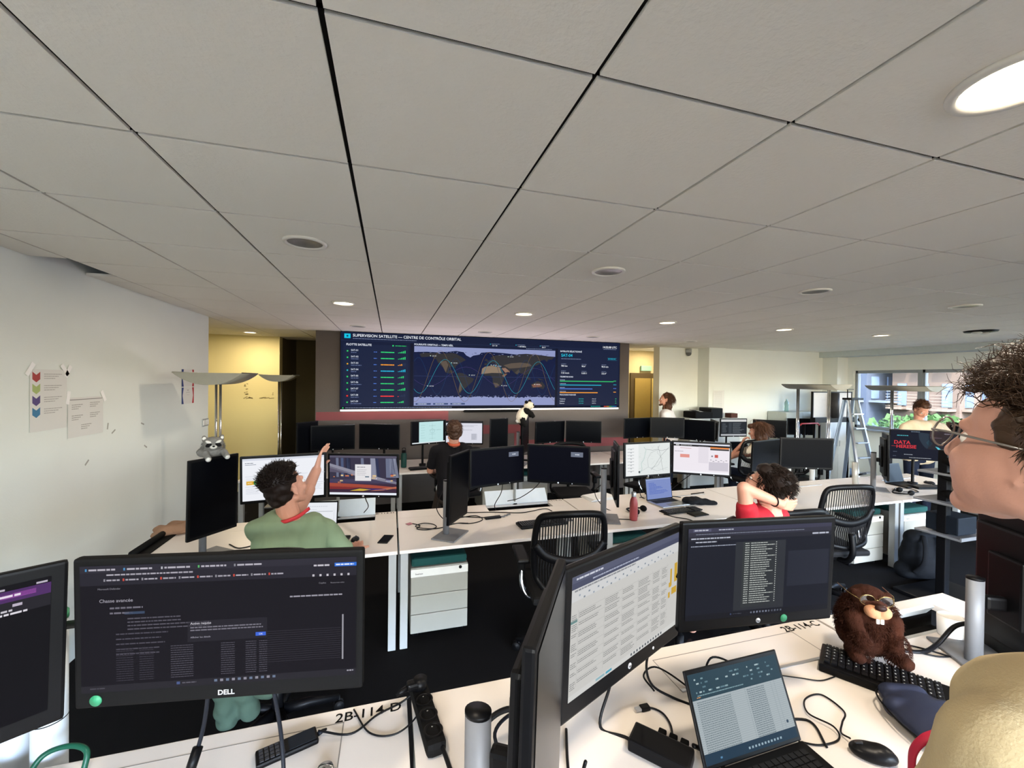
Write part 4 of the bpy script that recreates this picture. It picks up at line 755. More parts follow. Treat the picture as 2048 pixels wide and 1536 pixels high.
t = thing('cardboard_box', 'small brown box on the floor-level end of the printer cabinet', 'box', (6.58, 6.74, 1.30)); mb = MB(); mb.box((0, 0, .045), (.16, .16, .09), .003); build(mb, 'box_body', mat('dark_card', '#4a2b22', .8), t)
def bottle(name, label, cat, loc, prof, mt, cap, capm, z0, group=None):
    t = thing(name, label, cat, loc, 0, group); mb = MB(); mb.lathe(prof); build(mb, 'bottle_body', mt, t); mb = MB(); mb.lathe(cap, (0, 0, z0)); build(mb, 'cap', capm, t); return t
bottle('water_bottle', 'clear plastic water bottle on the grey cabinet', 'bottle', (8.12, 6.83, 1.40), [(.0001, 0), (.04, .003), (.042, .05), (.038, .1), (.042, .14), (.04, .19), (.015, .24), (.014, .26)], mat('clear_plastic', '#a9d0cf', .08, trans=.7), [(.016, 0), (.016, .02), (.0001, .021)], mat('cap_blue', '#cfe3ea', .4), .255)
t = thing('whiteboard', 'whiteboard on a black stand with its rolled screen, near the window corner', 'whiteboard', (8.35, 6.05, 0)); mb = MB(); mb.box((0, 0, 1.59), (1.0, .03, .48), .004); build(mb, 'board_panel', mat('board_white', '#c9c4bf', .35), t); mb = MB(); mb.box((-.51, 0, 1.59), (.02, .04, .5)); mb.box((.51, 0, 1.59), (.02, .04, .5)); mb.box((0, 0, 1.84), (1.04, .04, .02)); mb.box((0, -.02, 1.30), (1.04, .10, .10), .005); build(mb, 'board_frame', BLK, t)
mb = MB(); mb.cyl((.0, -.06, 1.34), (.0, -.06, 1.83), .07); build(mb, 'dark_roll', mat('roll_dark', '#3a3a3c', .5), t)
for x in (-.45, .45): mb = MB(); mb.cyl((x, 0, 0), (x, 0, 1.3), .02); mb.box((x, 0, .02), (.05, .34, .04)); build(mb, 'stand_leg', BLK, t)
t = thing('flipchart_arm', 'thin overhead arm above the whiteboard', 'stand arm', (8.55, 5.9, 0)); mb = MB(); mb.cyl((0, 0, 0), (0, 0, 1.9), .008); build(mb, 'rod', BLK, t); mb = MB(); mb.box((0, 0, 1.9), (.3, .03, .012)); build(mb, 'top_plate', BLK, t)
t = thing('step_ladder', 'aluminium folding ladder leaning open beside the whiteboard', 'ladder', (7.75, 5.35, 0)); T_ = Vector((.18, .0, 1.72))
for s_ in (-1, 1):
    mb = MB(); a = T_+Vector((s_*.11, .04, 0)); b = Vector((s_*.22, -.42, 0)); mb.box((a+b)/2, (.03, .06, (a-b).length), .004, (a-b).to_track_quat('Z', 'Y').to_matrix()); build(mb, 'front_rail', ALU, t)
    mb = MB(); a = T_+Vector((s_*.10, .10, 0)); b = Vector((s_*.22+.02, .22, 0)); mb.box((a+b)/2, (.025, .05, (a-b).length), .004, (a-b).to_track_quat('Z', 'Y').to_matrix()); build(mb, 'rear_rail', mat('rail_blue_grey', '#8fa0b4', .35, .6), t)
    mb = MB(); mb.cyl(T_+Vector((s_*.12, -.02, -.35)), T_+Vector((s_*.15, -.02, -.35)), .045); build(mb, 'hinge', BLK, t)
for k in range(6): f_ = (k+1)/7; c = Vector((0, -.42, 0)).lerp(T_, f_); mb = MB(); mb.box(c, (.36-.14*f_, .07, .02), .003); build(mb, 'step', ALU, t)
mb = MB(); mb.box(T_+Vector((0, .03, .02)), (.30, .16, .035), .008); build(mb, 'top_cap', BLK, t)
t = thing('trolley', 'black and red metal frame trolley beside the ladder', 'trolley', (7.6, 6.06, 0)); mb = MB(); [mb.cyl((x, y, 0), (x, y, 1.22), .018) for x in (-.25, .25) for y in (-.15, .15)]; [mb.box((0, 0, z), (.52, .34, .02)) for z in (.2, .7)]; build(mb, 'frame', BLK, t); mb = MB(); mb.tube([(-.25, -.15, 1.2), (-.2, -.15, 1.25), (.2, -.15, 1.25), (.25, -.15, 1.2)], .014); build(mb, 'red_handle', mat('red_plastic', '#8c2430', .4), t)
mb = MB(); mb.box((0, 0, .82), (.4, .28, .2), .01); o = build(mb, 'plastic_crate', mat('blue_clear', '#aebfe0', .3), None, (7.6, 6.06, 0)); tag(o, 'pale blue plastic crate on the trolley', 'crate')
t = thing('paper_pile', 'loose white papers leaning on the window desk', 'papers', (8.0, 3.55, .74)); mb = MB(); [mb.box((.02*k, .01*k, .14+.02*k), (.30, .004, .22), 0, Matrix.Rotation(.25+.05*k, 3, 'Y') @ Matrix.Rotation(-.35, 3, 'X')) for k in range(3)]; build(mb, 'sheets', mat('paper', '#e4e4e2', .8), t)
t = thing('cable_post', 'tall white angled cable post beside the right desks', 'post', (5.36, 4.12, 0)); mb = MB(); mb.cyl((0, 0, 0), (0, 0, .98), .03); build(mb, 'post', WHM, t)
t = thing('desk_post', 'thick pale round post on the right end desk', 'post', (5.50, 3.68, .74)); mb = MB(); mb.cyl((0, 0, 0), (-.02, 0, .30), .032); build(mb, 'post', mat('post_silver', '#b9b8b2', .3, .4), t); mb = MB(); mb.cyl((-.01, 0, .14), (.14, -.02, .16), .012); build(mb, 'clamp_arm', BLK, t)
# small equipment rack on the floor behind the near desk, right
t = thing('equipment_trolley', 'black adjustable equipment stand with shelves behind the near right desk', 'stand', (4.95, 2.55, 0)); mb = MB(); mb.box((0, 0, .7), (.07, .07, 1.4), .008); build(mb, 'upright', BLK, t); mb = MB(); mb.box((.1, 0, .02), (.7, .5, .035), .01); build(mb, 'foot', BLK, t)
for z, w_ in ((.62, .55), (.92, .6), (1.18, .5)): mb = MB(); mb.box((.18, 0, z), (w_, .34, .02), .004); mb.box((.18, -.17, z+.01), (w_, .012, .03)); build(mb, 'shelf', mat('shelf_alu', '#8e9094', .35, .6), t)
for z in (1.0, 1.16, 1.3): mb = MB(); mb.cyl((0, 0, z), (-.15+.1*z, -.12, z), .04); mb.box((.25, -.05, z-.03), (.35, .25, .06), .02); build(mb, 'clamp', BLKM, t)
mb = MB(); mb.tube(smoothpath([(0, -.1, 1.15), (.15, -.15, .9), (.3, -.16, .7), (.32, -.1, .4)]), .009); build(mb, 'cable', BLK, t)
for k, (x, z, c, lab) in enumerate(((.1, .63, '#0d131b', 'dark blue box on the lowest shelf of the black stand'), (.3, .93, '#5d5148', 'brown carton on the middle shelf of the black stand'))):
    mb = MB(); mb.box((0, 0, .09), (.26, .24, .16), .01); o = build(mb, 'equipment_box', mat('equipment_box_%d' % k, c, .7), None, (4.95+x, 2.55, z)); tag(o, lab, 'box')
# backpack
bk = blob('backpack', [('e', (0, 0, .24), (.19, .13, .23)), ('e', (0, -.06, .16), (.15, .10, .15)), ('c', (-.08, 0, .4), (.08, 0, .4), .09, .09), ('c', (-.12, 0, .06), (.12, 0, .06), .09, .09)], .012, mat('backpack_black', '#0a0d12', .75, bump=.4, bscale=500), None, 3, (.01, 12))
bk.location = (5.28, 2.92, 0); bk.rotation_euler = (0, .1, rad(-25)); tag(bk, 'black backpack leaning on the pedestal below the right desk', 'backpack')
mb = MB(); mb.tube(smoothpath([(-.05, -.02, .47), (-.04, -.05, .53), (.04, -.05, .53), (.05, -.02, .47)]), .012); build(mb, 'carry_handle', BLKM, bk)
for s_ in (-1, 1): mb = MB(); mb.tube(smoothpath([(s_*.06, -.09, .46), (s_*.09, -.17, .34), (s_*.10, -.18, .2), (s_*.13, -.12, .08)]), .022, 8, True, .4); build(mb, 'strap', mat('strap_black', '#0c0e12', .8), bk)
# ---------------------------------------------------------------- laptops, keyboards, mice, small things
def laptop(hinge, yaw, w, dd, h, tilt, z, label, content, body=ALU, keyc='#1a1b1e', group='open laptops'):
    t = thing('laptop', label, 'laptop', (hinge[0], hinge[1], z), rad(yaw), group)
    mb = MB(); mb.box((0, -dd/2, .008), (w, dd, .014), .004); b = build(mb, 'keyboard_base', body, t)
    mb = MB(); kw = w*.86/14
    for r in range(5):
        for k in range(14): mb.box((-w*.43+kw*(k+.5), -.03-r*.0185, .0158), (kw*.84, .015, .002))
    build(mb, 'keys', mat('key_'+keyc[1:], keyc, .5), b)
    mb = MB(); mb.box((0, -dd*.78, .0153), (w*.36, dd*.28, .001)); build(mb, 'touchpad', mat('touchpad_grey', '#6e7073', .3) if body is ALU else mat('touchpad_dark', '#202125', .25), b)
    R = Matrix.Rotation(-rad(tilt), 3, 'X'); T = Matrix.Translation((0, .002, .012)) @ R.to_4x4() @ Matrix.Translation((0, 0, h/2))
    mb = MB(); mb.T = T; mb.box((0, .003, 0), (w, .006, h), .003); l = build(mb, 'lid', body if content is None or body is not ALU else BLK, t)
    s = Scr(w*.95, h*.9, '#0a0a0c')
    if content: content(s)
    s.mb.v = [T @ v for v in s.mb.v]; build(s.mb, 'screen', SCR_ON if content else OFFM, l)
    return t
laptop((.954, .871), 1.3, .335, .225, .222, 23, Z1+.002, 'black laptop showing a spreadsheet on the near desk', c_lapF, BLK)
laptop((-.584, 3.71), -10, .338, .23, .222, 7, Z2, 'silver laptop with a bright white page right of the green T-shirt', c_lapW)
laptop((2.753, 3.755), 5.7, .345, .24, .23, 9, Z2, 'silver laptop with a blue text screen below the street map', c_lapB)
laptop((6.226, 3.70), -.4, .35, .24, .234, 16, Z2, 'black laptop with a blank dark screen on the right end desk', None, BLK)
laptop((6.02, 5.92), -8, .33, .22, .21, 25, Z2, 'dark laptop below the far code monitor', None, mat('slate_body', '#55595d', .4))
def keyboard(c, rz, z, label, w=.44, d=.145, h=.02, group='black keyboards'):
    t = thing('keyboard', label, 'keyboard', (c[0], c[1], z), rad(rz), group); mb = MB(); mb.box((0, 0, h/2), (w, d, h), .006); build(mb, 'keyboard_case', BLK, t)
    mb = MB()
    for r in range(6):
        for k in range(21):
            if k in (15,) or (k > 17 and r == 0): continue
            mb.box((-w/2+.014+k*(w-.028)/20.6+.008, d/2-.018-r*.0215, h+.003), (.0165, .0175, .008), .002)
    build(mb, 'keycaps', mat('keycap_black', '#141416', .35), t)
    mb = MB(); mb.mi = []
    for r in range(5):
        for k in range(0, 15): mb.box((-w/2+.014+k*(w-.028)/20.6+.006, d/2-.018-r*.0215+.003, h+.0073), (.004, .004, .0004))
    build(mb, 'legends', mat('legend_grey', '#a8a8a6', .5), t)
    return t
keyboard((1.655, .945), -57, Z1, 'black keyboard under the brown plush beaver on the near desk', .45, .155, .028)
keyboard((1.28, 3.385), 4, Z2, 'black keyboard on the second middle desk, seen through the slatted chair back')
keyboard((2.73, 3.40), 5, Z2, 'slim black keyboard in front of the blue-screen laptop', .43, .12, .012)
keyboard((-.52, 3.44), -8, Z2, 'black keyboard beside the hand on the mouse')
keyboard((6.36, 3.42), -12, Z2, 'black keyboard at the right end desk by the face')
keyboard((.47, 5.90), 8, Z2, 'black keyboard on the far desk beside the green flask')
def mouse(c, rz, z, label, s_=1): 
    o = blob('mouse', [('e', (0, 0, .013*s_), (.031*s_, .056*s_, .021*s_)), ('e', (0, -.015*s_, .016*s_), (.028*s_, .036*s_, .021*s_))], .0035, mat('mouse_black', '#151517', .35), None, 2)
    for v in o.data.vertices: v.co.z = max(v.co.z, 0)
    o.location = (c[0], c[1], z); o.rotation_euler = (0, 0, rad(rz)); tag(o, label, 'mouse', 'black computer mice')
    mb = MB(); mb.box((0, .032*s_, .031*s_), (.007, .018, .006), .002, Matrix.Rotation(-.35, 3, 'X')); build(mb, 'scroll_wheel', mat('wheel_grey', '#3c3d40', .3), o)
    return o
mouse((1.275, .795), 52, Z1, 'black mouse with a looped cable on the near desk'); mouse((-.255, 3.385), -10, Z2, 'black mouse beside the right hand of the person in green')
mouse((6.62, 3.56), 20, Z2, 'black mouse on the right end desk, behind the keyboard')
cab = 'loose black cables'
def cable(pts, label, r=.0035, m=None, k=8, group=cab, name='cable'):
    mb = MB(); mb.tube(smoothpath(pts, k), r, 7); return tag(build(mb, name, m or CABL), label, 'cable', group)
zc = Z1+.004
cable([(1.262, .845, zc+.01), (1.27, .875, zc), (1.31, .90, zc), (1.36, .93, zc), (1.36, 1.0, zc), (1.29, 1.0, zc), (1.24, .95, zc+.004), (1.26, .89, zc+.008), (1.24, .86, zc), (1.17, .86, zc), (1.12, .885, zc)], 'mouse cable with a round loop beside the near laptop', .0025)
cable([(1.49, 1.05, zc), (1.42, 1.05, zc), (1.36, 1.08, zc), (1.27, 1.12, zc), (1.17, 1.12, zc), (1.12, 1.0, zc)], 'thin keyboard cable running behind the near laptop', .002)
cable([(.70, 1.0, Z1+.03), (.76, .98, zc), (.80, 1.02, zc), (.81, 1.07, zc), (.79, 1.1, zc), (.76, 1.105, zc)], 'black display cable with a flat plug left of the near laptop', .003)
cable([(.63, 1.05, 1.2), (.64, 1.10, 1.08), (.60, 1.08, zc), (.66, 1.02, zc), (.72, .9, zc), (.75, .8, zc)], 'thick black cable dropping from the spreadsheet monitor', .0045)
cable([(.80, 1.07, 1.25), (.79, 1.13, 1.12), (.82, 1.15, 1.02), (.88, 1.12, zc), (.96, 1.03, zc), (1.0, .93, zc)], 'black cable curving from the monitor pair to the laptop', .004)
cable([(.84, 1.16, zc), (.84, 1.22, zc+.01), (.90, 1.23, zc+.02), (.96, 1.14, zc), (.96, 1.0, zc)], 'black cable arching behind the near laptop', .003)
cable([(1.02, 1.15, zc), (1.10, 1.19, Z1+.05), (1.17, 1.12, Z1+.03), (1.14, .98, zc), (1.22, .93, zc), (1.18, .85, zc)], 'dark cable hooping around the right side of the laptop', .0035)
cable([(.40, .78, 1.2), (.43, .90, zc), (.46, 1.0, zc), (.50, 1.1, zc)], 'cable beside the foot of the edge-on monitor', .004)
for pts, lab in (([(-.40, 1.12, 1.30), (-.43, 1.16, 1.14), (-.455, 1.12, 1.04), (-.48, 1.0, zc)], 'dark blue cable with a ferrite lump hanging below the large near left monitor'), ([(-.27, 1.10, 1.30), (-.25, 1.12, 1.12), (-.235, 1.08, 1.02), (-.22, .98, zc), (-.20, .9, zc)], 'thick black cable hanging below the right part of the large near left monitor')):
    c_ = cable(pts, lab, .0048, mat('navy_cable', '#15181f', .5))
    if 'ferrite' in lab: mb = MB(); mb.cyl((-.436, 1.152, 1.11), (-.449, 1.13, 1.055), .011); build(mb, 'ferrite_core', BLK, c_)
cable([(-.19, 1.275, Z1+.012), (-.10, 1.25, zc), (-.03, 1.30, zc), (.04, 1.33, zc), (.09, 1.335, Z1+.03)], 'black charger cable from the small handset to the power strip', .003)
cable([(-.10, 1.34, zc), (-.05, 1.24, zc), (.02, 1.215, zc), (.08, 1.24, Z1+.02), (.10, 1.29, Z1+.04)], 'thin black cable bowing over the desk number', .0025)
cable([(.14, 1.12, Z1+.03), (.17, 1.0, zc), (.2, .92, zc)], 'power strip lead running to the front of the near desk', .006)
cable([(.18, .98, zc), (.24, 1.08, Z1+.07), (.32, 1.10, Z1+.10), (.40, 1.06, Z1+.09)], 'thick black cable arching across the silver column', .008)
cable([(.30, 1.0, Z1+.02), (.28, 1.08, Z1+.06), (.36, 1.13, Z1+.06), (.40, 1.08, Z1+.03)], 'dark blue cable curled beside the silver column', .005, mat('navy_cable'))
# usb plug, docking station
t = thing('display_plug', 'black and silver plug lying on the near desk left of the laptop', 'plug', (.755, 1.105, Z1)); mb = MB(); mb.box((.012, 0, .007), (.03, .02, .012), .003); build(mb, 'plug_body', BLK, t); mb = MB(); mb.box((-.012, 0, .007), (.018, .014, .006)); build(mb, 'metal_tip', SIL, t)
t = thing('docking_station', 'black docking box with plugged cables at the bottom edge left of the laptop', 'docking station', (.715, .955, Z1), rad(-50)); mb = MB(); mb.box((0, 0, .018), (.16, .075, .034), .006); build(mb, 'dock_case', BLK, t)
for k in range(3): mb = MB(); mb.box((.03*(k-1)+.02, .05, .018), (.022, .035, .014), .004); build(mb, 'plug', BLKM, t)
cable([(.80, .93, Z1+.03), (.85, .93, zc), (.90, .96, zc), (.84, .86, zc)], 'short thick cable from the docking box under the laptop', .006)
# power strip
t = thing('power_strip', 'black multi-socket power strip with a plug, on the near desk by 2B-114-D', 'power strip', (.11, 1.235, Z1), rad(8)); mb = MB(); mb.box((0, -.0, .024), (.058, .26, .044), .018); build(mb, 'strip_body', BLKM, t)
for y in (-.085, -.025, .035): mb = MB(); mb.lathe([(.027, .0465), (.025, .0475), (.021, .0475), (.0195, .040), (.0001, .040)], (0, y, 0)); build(mb, 'socket', BLK, t); mb = MB(); mb.cyl((0, y+.012, .04), (0, y+.012, .047), .0025); mb.cyl((.008, y, .0402), (.008, y, .0412), .003); build(mb, 'earth_pin', CHR, t)
mb = MB(); mb.cyl((0, .088, .04), (0, .088, .075), .021); mb.box((-.02, .085, .062), (.045, .03, .024), .008); build(mb, 'plug', BLK, t); mb = MB(); mb.tube([(-.035, .085, .06), (-.06, .08, .055), (-.075, .078, .05)], [.009, .008, .004], 8); build(mb, 'cable_boot', BLK, t)
# old handset phone with keypad
t = thing('keypad_phone', 'small black keypad handset plugged in below the near left monitor', 'phone', (-.262, 1.245, Z1), rad(18)); mb = MB(); mb.box((0, 0, .008), (.15, .055, .015), .006); build(mb, 'phone_body', BLK, t); mb = MB(); mb.box((.035, 0, .0162), (.065, .044, .001)); build(mb, 'display', mat('phone_display', '#20242a', .12), t)
mb = MB(); [mb.box((-.062+.0125*i, -.018+.012*j, .0165), (.009, .0085, .002)) for i in range(5) for j in range(4)]; build(mb, 'keypad', mat('keypad_dark', '#34353a', .4), t)
mb = MB(); mb.tube([(.076, 0, .008), (.09, .004, .008), (.10, .008, .006)], [.006, .005, .003]); build(mb, 'charger_plug', mat('navy_cable'), t)
t = thing('metal_cap', 'round crumpled metallic cap at the bottom edge, below the handset', 'cap', (-.152, 1.135, Z1)); mb = MB(); mb.lathe([(.022, 0), (.024, .012), (.018, .026), (.0001, .032)]); build(mb, 'dome', CHR, t)
# white tubes and green loop
for x, y, zt, lab in ((-.99, 1.47, 1.30, 'left white tube with a dark ring behind the near left monitor'), (-.885, 1.425, 1.33, 'right white tube with a green lid behind the near left monitor')):
    t = thing('white_tube', lab, 'tube', (x, y, 0), 0, 'white tubes'); t.location.z = 0; mb = MB(); mb.cyl((0, 0, .02), (0, 0, zt), .036, n=32); build(mb, 'tube_body', mat('tube_white', '#b8c0c6', .4), t)
    mb = MB(); mb.lathe([(.0365, 1.06), (.0372, 1.0615), (.0365, 1.063)]); build(mb, 'ring_line', BLK, t); mb = MB(); mb.cyl((0, 0, zt), (0, 0, zt+.018), .037, n=32); build(mb, 'lid', mat('green_lid', '#3c8f68', .4), t)
    mb = MB(); mb.cyl((0, 0, 0), (0, 0, .02), .041, n=32); build(mb, 'foot', BLKM, t)
mb = MB(); mb.tube(smoothpath([(-.86, 1.30, Z1+.01), (-.84, 1.33, Z1+.05), (-.79, 1.335, Z1+.06), (-.745, 1.32, Z1+.05), (-.74, 1.30, Z1+.01)]), .0065, 8); tag(build(mb, 'tape_dispenser_loop', mat('dark_green_plastic', '#0f4534', .35)), 'dark green plastic loop at the bottom left corner of the desk', 'plastic loop')
mb = MB(); mb.box((-.83, 1.27, Z1+.01), (.05, .05, .02), .006); tag(build(mb, 'eraser', mat('pale_rubber', '#d8d6cc', .6)), 'small pale block beside the green loop', 'block')
# navy case, mug
cs = blob('navy_case', [('c', (-.05, -.09, .03), (.05, -.09, .03), .03, .03), ('c', (-.07, .05, .03), (.07, .05, .03), .03, .03), ('c', (-.04, .11, .03), (.04, .11, .03), .03, .03), ('e', (0, 0, .03), (.10, .15, .034))], .005, mat('navy_shell', '#20263a', .55, bump=.2, bscale=700), None, 4)
cs.location = (1.535, .80, Z1+.004); cs.rotation_euler = (0, 0, rad(-22)); tag(cs, 'dark navy soft case on the near desk under the arm in cream', 'case')
mb = MB(); mb.tube(smoothpath([(-.09, -.1, .032), (-.105, 0, .032), (-.08, .11, .032), (0, .145, .032)]), .0025, 6); build(mb, 'zip_seam', BLKM, cs)
t = thing('coffee_mug', 'white mug on the near right desk beside the silver column', 'mug', (2.19, 1.10, Z1)); mb = MB(); mb.lathe([(.0001, .002), (.036, .002), (.038, .01), (.040, .085), (.037, .085), (.035, .012), (.0001, .012)], n=36); build(mb, 'cup', mat('mug_white', '#e8e6e2', .2), t); mb = MB(); mb.tube(smoothpath([(.038, 0, .07), (.062, 0, .062), (.064, 0, .035), (.037, 0, .02)]), .005, 8); build(mb, 'handle', mat('mug_white'), t)
mb = MB(); mb.T = Matrix.Translation((2.06, 1.19, Z1+.06)) @ Matrix.Rotation(rad(35), 4, 'X'); mb.box((0, 0, 0), (.34, .012, .05), .003); o = build(mb, 'open_hatch_bar', mat('lid_white', '#cfd6da')); tag(o, 'raised white cable hatch bar beside the white mug', 'hatch bar')
for k, pts in enumerate(([(1.86, 1.10, zc), (1.95, 1.06, zc), (2.04, 1.06, Z1+.02), (2.10, 1.04, Z1+.09), (2.12, .99, Z1+.13)], [(1.88, 1.12, zc), (1.97, 1.03, zc), (2.05, 1.0, zc), (1.97, .93, zc)], [(1.92, 1.13, zc), (1.99, 1.06, zc), (2.03, .98, zc), (1.99, .90, zc)])):
    cable(pts, ('thick black cable looping from the mug to the silver column', 'upper thin cable on the near right desk', 'lower thin cable on the near right desk')[k], (.008, .003, .003)[k])
# middle row small things
z = Z2+.004
t = thing('smartphone', 'black smartphone lying at the edge of the left middle desk', 'phone', (-.028, 3.362, Z2), rad(-18)); mb = MB(); mb.box((0, 0, .005), (.078, .158, .009), .004); build(mb, 'phone_body', BLK, t); mb = MB(); mb.box((0, 0, .0098), (.07, .148, .0006)); build(mb, 'display', OFFM, t)
t = thing('steel_bottle', 'matt red steel bottle on the third middle desk', 'bottle', (2.13, 3.285, Z2)); mb = MB(); mb.lathe([(.0001, 0), (.034, .002), (.036, .02), (.036, .15), (.030, .185), (.021, .205), (.020, .215)]); build(mb, 'bottle_body', mat('bottle_red', '#a0484a', .4), t); mb = MB(); mb.lathe([(.021, .215), (.021, .25), (.017, .256), (.0001, .256)]); build(mb, 'cap', SIL, t)
t = thing('steel_bottle', 'dark green flask on the far desk beside the highway screen', 'bottle', (.185, 6.05, Z2)); mb = MB(); mb.lathe([(.0001, 0), (.038, .002), (.040, .02), (.040, .19), (.030, .21)]); build(mb, 'bottle_body', mat('bottle_green', '#123f3a', .4), t); mb = MB(); mb.lathe([(.030, .21), (.030, .245), (.01, .25), (.0001, .25)]); mb.tube(smoothpath([(-.02, 0, .245), (-.018, 0, .275), (.018, 0, .275), (.02, 0, .245)]), .004); build(mb, 'cap', BLK, t)
cable([(.19, 3.64, z+.01), (.25, 3.60, z), (.22, 3.53, z), (.30, 3.49, z), (.38, 3.53, z), (.36, 3.61, z), (.28, 3.63, z+.008), (.21, 3.57, z+.01), (.27, 3.50, z+.01), (.40, 3.50, z), (.55, 3.58, z), (.66, 3.56, z)], 'coiled black cable with a red tag on the second middle desk', .004)
mb = MB(); mb.box((.165, 3.67, z), (.05, .05, .002), 0, Matrix.Rotation(.6, 3, 'Z')); tag(build(mb, 'card_tag', mat('pink_card', '#a8707a', .6)), 'small reddish card beside the coiled cable', 'card')
for k, (pts, lab) in enumerate((([(.45, 3.62, 1.05), (.40, 3.70, .85), (.50, 3.62, z), (.68, 3.55, z), (.80, 3.62, z), (.76, 3.74, z), (.60, 3.72, z)], 'black cable looping under the silver monitor stand of the second desk'), ([(.62, 3.75, z), (.74, 3.70, z), (.86, 3.66, z)], 'black cable running to the small hub on the second desk'), ([(.60, 3.92, z), (.70, 3.85, z), (.95, 3.80, z), (1.2, 3.72, z), (1.45, 3.78, z), (1.5, 3.70, z)], 'long thin cable lying before the open hatch of the second desk'),
    ([(1.30, 3.45, 1.12), (1.28, 3.6, 1.0), (1.2, 3.8, .86), (1.12, 3.93, .80)], 'cable hanging from the right sign monitor into the hatch'), ([(.98, 3.6, 1.08), (.99, 3.7, .95), (.97, 3.85, .80), (1.0, 3.92, .72)], 'cable hanging from the left sign monitor into the hatch'), ([(2.0, 3.55, 1.05), (1.93, 3.65, .9), (2.05, 3.6, z), (2.25, 3.45, z), (2.15, 3.3, z), (1.95, 3.35, z)], 'black cable circling the stand left of the street map'),
    ([(2.45, 3.6, 1.1), (2.5, 3.75, .9), (2.62, 3.85, z), (2.9, 3.88, z), (3.05, 3.80, z)], 'dark cable behind the blue-screen laptop'), ([(2.95, 3.5, 1.08), (2.98, 3.7, .95), (2.85, 3.88, z), (2.6, 3.9, z)], 'cable curving down from the white and orange screen'), ([(4.9, 3.9, 1.0), (4.85, 3.95, .85), (4.75, 3.9, z), (4.5, 3.85, z)], 'cable hanging from the right switched-off monitor'),
    ([(-.20, 3.45, 1.1), (-.19, 3.6, 1.0), (-.18, 3.8, .88), (-.22, 3.9, .80)], 'cable hanging from the highway monitor before the open lid'), ([(-1.15, 3.55, z), (-1.05, 3.45, z), (-.95, 3.52, z), (-.9, 3.7, z), (-1.0, 3.85, z)], 'black cable behind the tall monitor by the left wall'), ([(-.42, 3.70, z), (-.38, 3.60, z), (-.36, 3.52, z), (-.43, 3.45, z)], 'thin cable between the white laptop and the keyboard'),
    ([(5.75, 3.4, z), (5.9, 3.5, z), (6.05, 3.42, z), (5.95, 3.3, z), (5.8, 3.36, z)], 'tangled cable on the right end desk'), ([(2.50, 3.35, z), (2.55, 3.25, z), (2.62, 3.18, z), (2.64, 3.12, z)], 'earphone cable running over the desk edge by the red bottle'), ([(1.1, 3.1, .70), (1.0, 3.12, .5), (1.05, 3.1, .35), (1.2, 3.15, .42), (1.22, 3.2, .7)], 'cable hanging in a loop below the second middle desk'))): cable(pts, lab, .004)
t = thing('usb_hub', 'small black hub with plugs on the second middle desk', 'hub', (.90, 3.64, Z2), .1); mb = MB(); mb.box((0, 0, .009), (.15, .045, .016), .004); build(mb, 'hub_case', BLK, t); mb = MB(); [mb.box((.1+.035*k, .02*k, .007), (.035, .015, .01), .003) for k in range(3)]; build(mb, 'plug', mat('plug_silver', '#5f6064', .4), t)
mb = MB(); mb.box((1.52, 3.47, Z2+.004), (.13, .15, .008), .003); tag(build(mb, 'notebook', mat('slate_cover', '#55565a', .5)), 'thin grey pad right of the keyboard behind the chair slats', 'pad')
o = blob('black_cap', [('e', (0, 0, .035), (.12, .085, .035)), ('c', (.05, -.02, .02), (.2, -.10, .02), .05, .02)], .008, mat('cap_black', '#0e0f12', .8, bump=.4, bscale=500), None, 3, (.01, 20)); o.location = (3.02, 3.58, Z2); tag(o, 'soft black cloth cap on the desk right of the blue-screen laptop', 'cap')
t = thing('tablet_case', 'black flat notebook below the slim keyboard', 'notebook', (2.82, 3.27, Z2), .1); mb = MB(); mb.box((0, 0, .006), (.17, .11, .01), .003); build(mb, 'cover', BLK, t)
t = thing('headphones', 'black headphones beside the red bottle', 'headphones', (2.30, 3.45, Z2), .5)
mb = MB(); mb.tube(smoothpath([(-.07, 0, .03), (-.08, .05, .02), (0, .13, .012), (.08, .05, .02), (.07, 0, .03)]), .008, 8); build(mb, 'headband', BLK, t)
for d in (-1, 1): mb = MB(); mb.ell((.07*d, -.005, .03), (.022, .036, .03)); build(mb, 'ear_cup', BLKM, t)
t = thing('headphones', 'black headphones before the laptop on the right end desk', 'headphones', (5.72, 3.30, Z2), 1.3)
mb = MB(); mb.tube(smoothpath([(-.07, 0, .03), (-.08, .05, .02), (0, .13, .012), (.08, .05, .02), (.07, 0, .03)]), .008, 8); build(mb, 'headband', BLK, t)
for d in (-1, 1): mb = MB(); mb.ell((.07*d, -.005, .03), (.022, .036, .03)); build(mb, 'ear_cup', BLKM, t)
mb = MB(); mb.cyl((3.25, 3.88, z), (3.44, 3.90, z), .006); tag(build(mb, 'pen', BLKM), 'black pen lying behind the black cap', 'pen')
mb = MB(); mb.cyl((6.02, 3.16, z), (6.05, 3.14, z), .011); tag(build(mb, 'marker_stub', WHM), 'tiny white cylinder on the front edge of the right end desk', 'cylinder')
bagp = mat('kraft_paper', '#8c6a52', .8, bump=.6, bscale=60)
o = blob('paper_bag', [('c', (-.14, -.05, .02), (.12, .0, .05), .03, .05), ('c', (-.1, .08, .03), (.12, .10, .04), .03, .04), ('e', (0, .02, .03), (.17, .11, .04))], .01, bagp, None, 1, (.03, 14)); o.location = (-1.63, 3.92, Z2); tag(o, 'crumpled brown paper bag beside the tall monitor at the left wall', 'paper bag')
mb = MB(); mb.tube([(-1.70, 3.45, Z2+.03), (-1.69, 3.95, Z2+.03)], .022, 10); mb.box((-1.67, 3.6, Z2+.005), (.10, .9, .01)); tag(build(mb, 'cable_cover', BLKM), 'black rail along the left end of the middle row desk', 'rail')
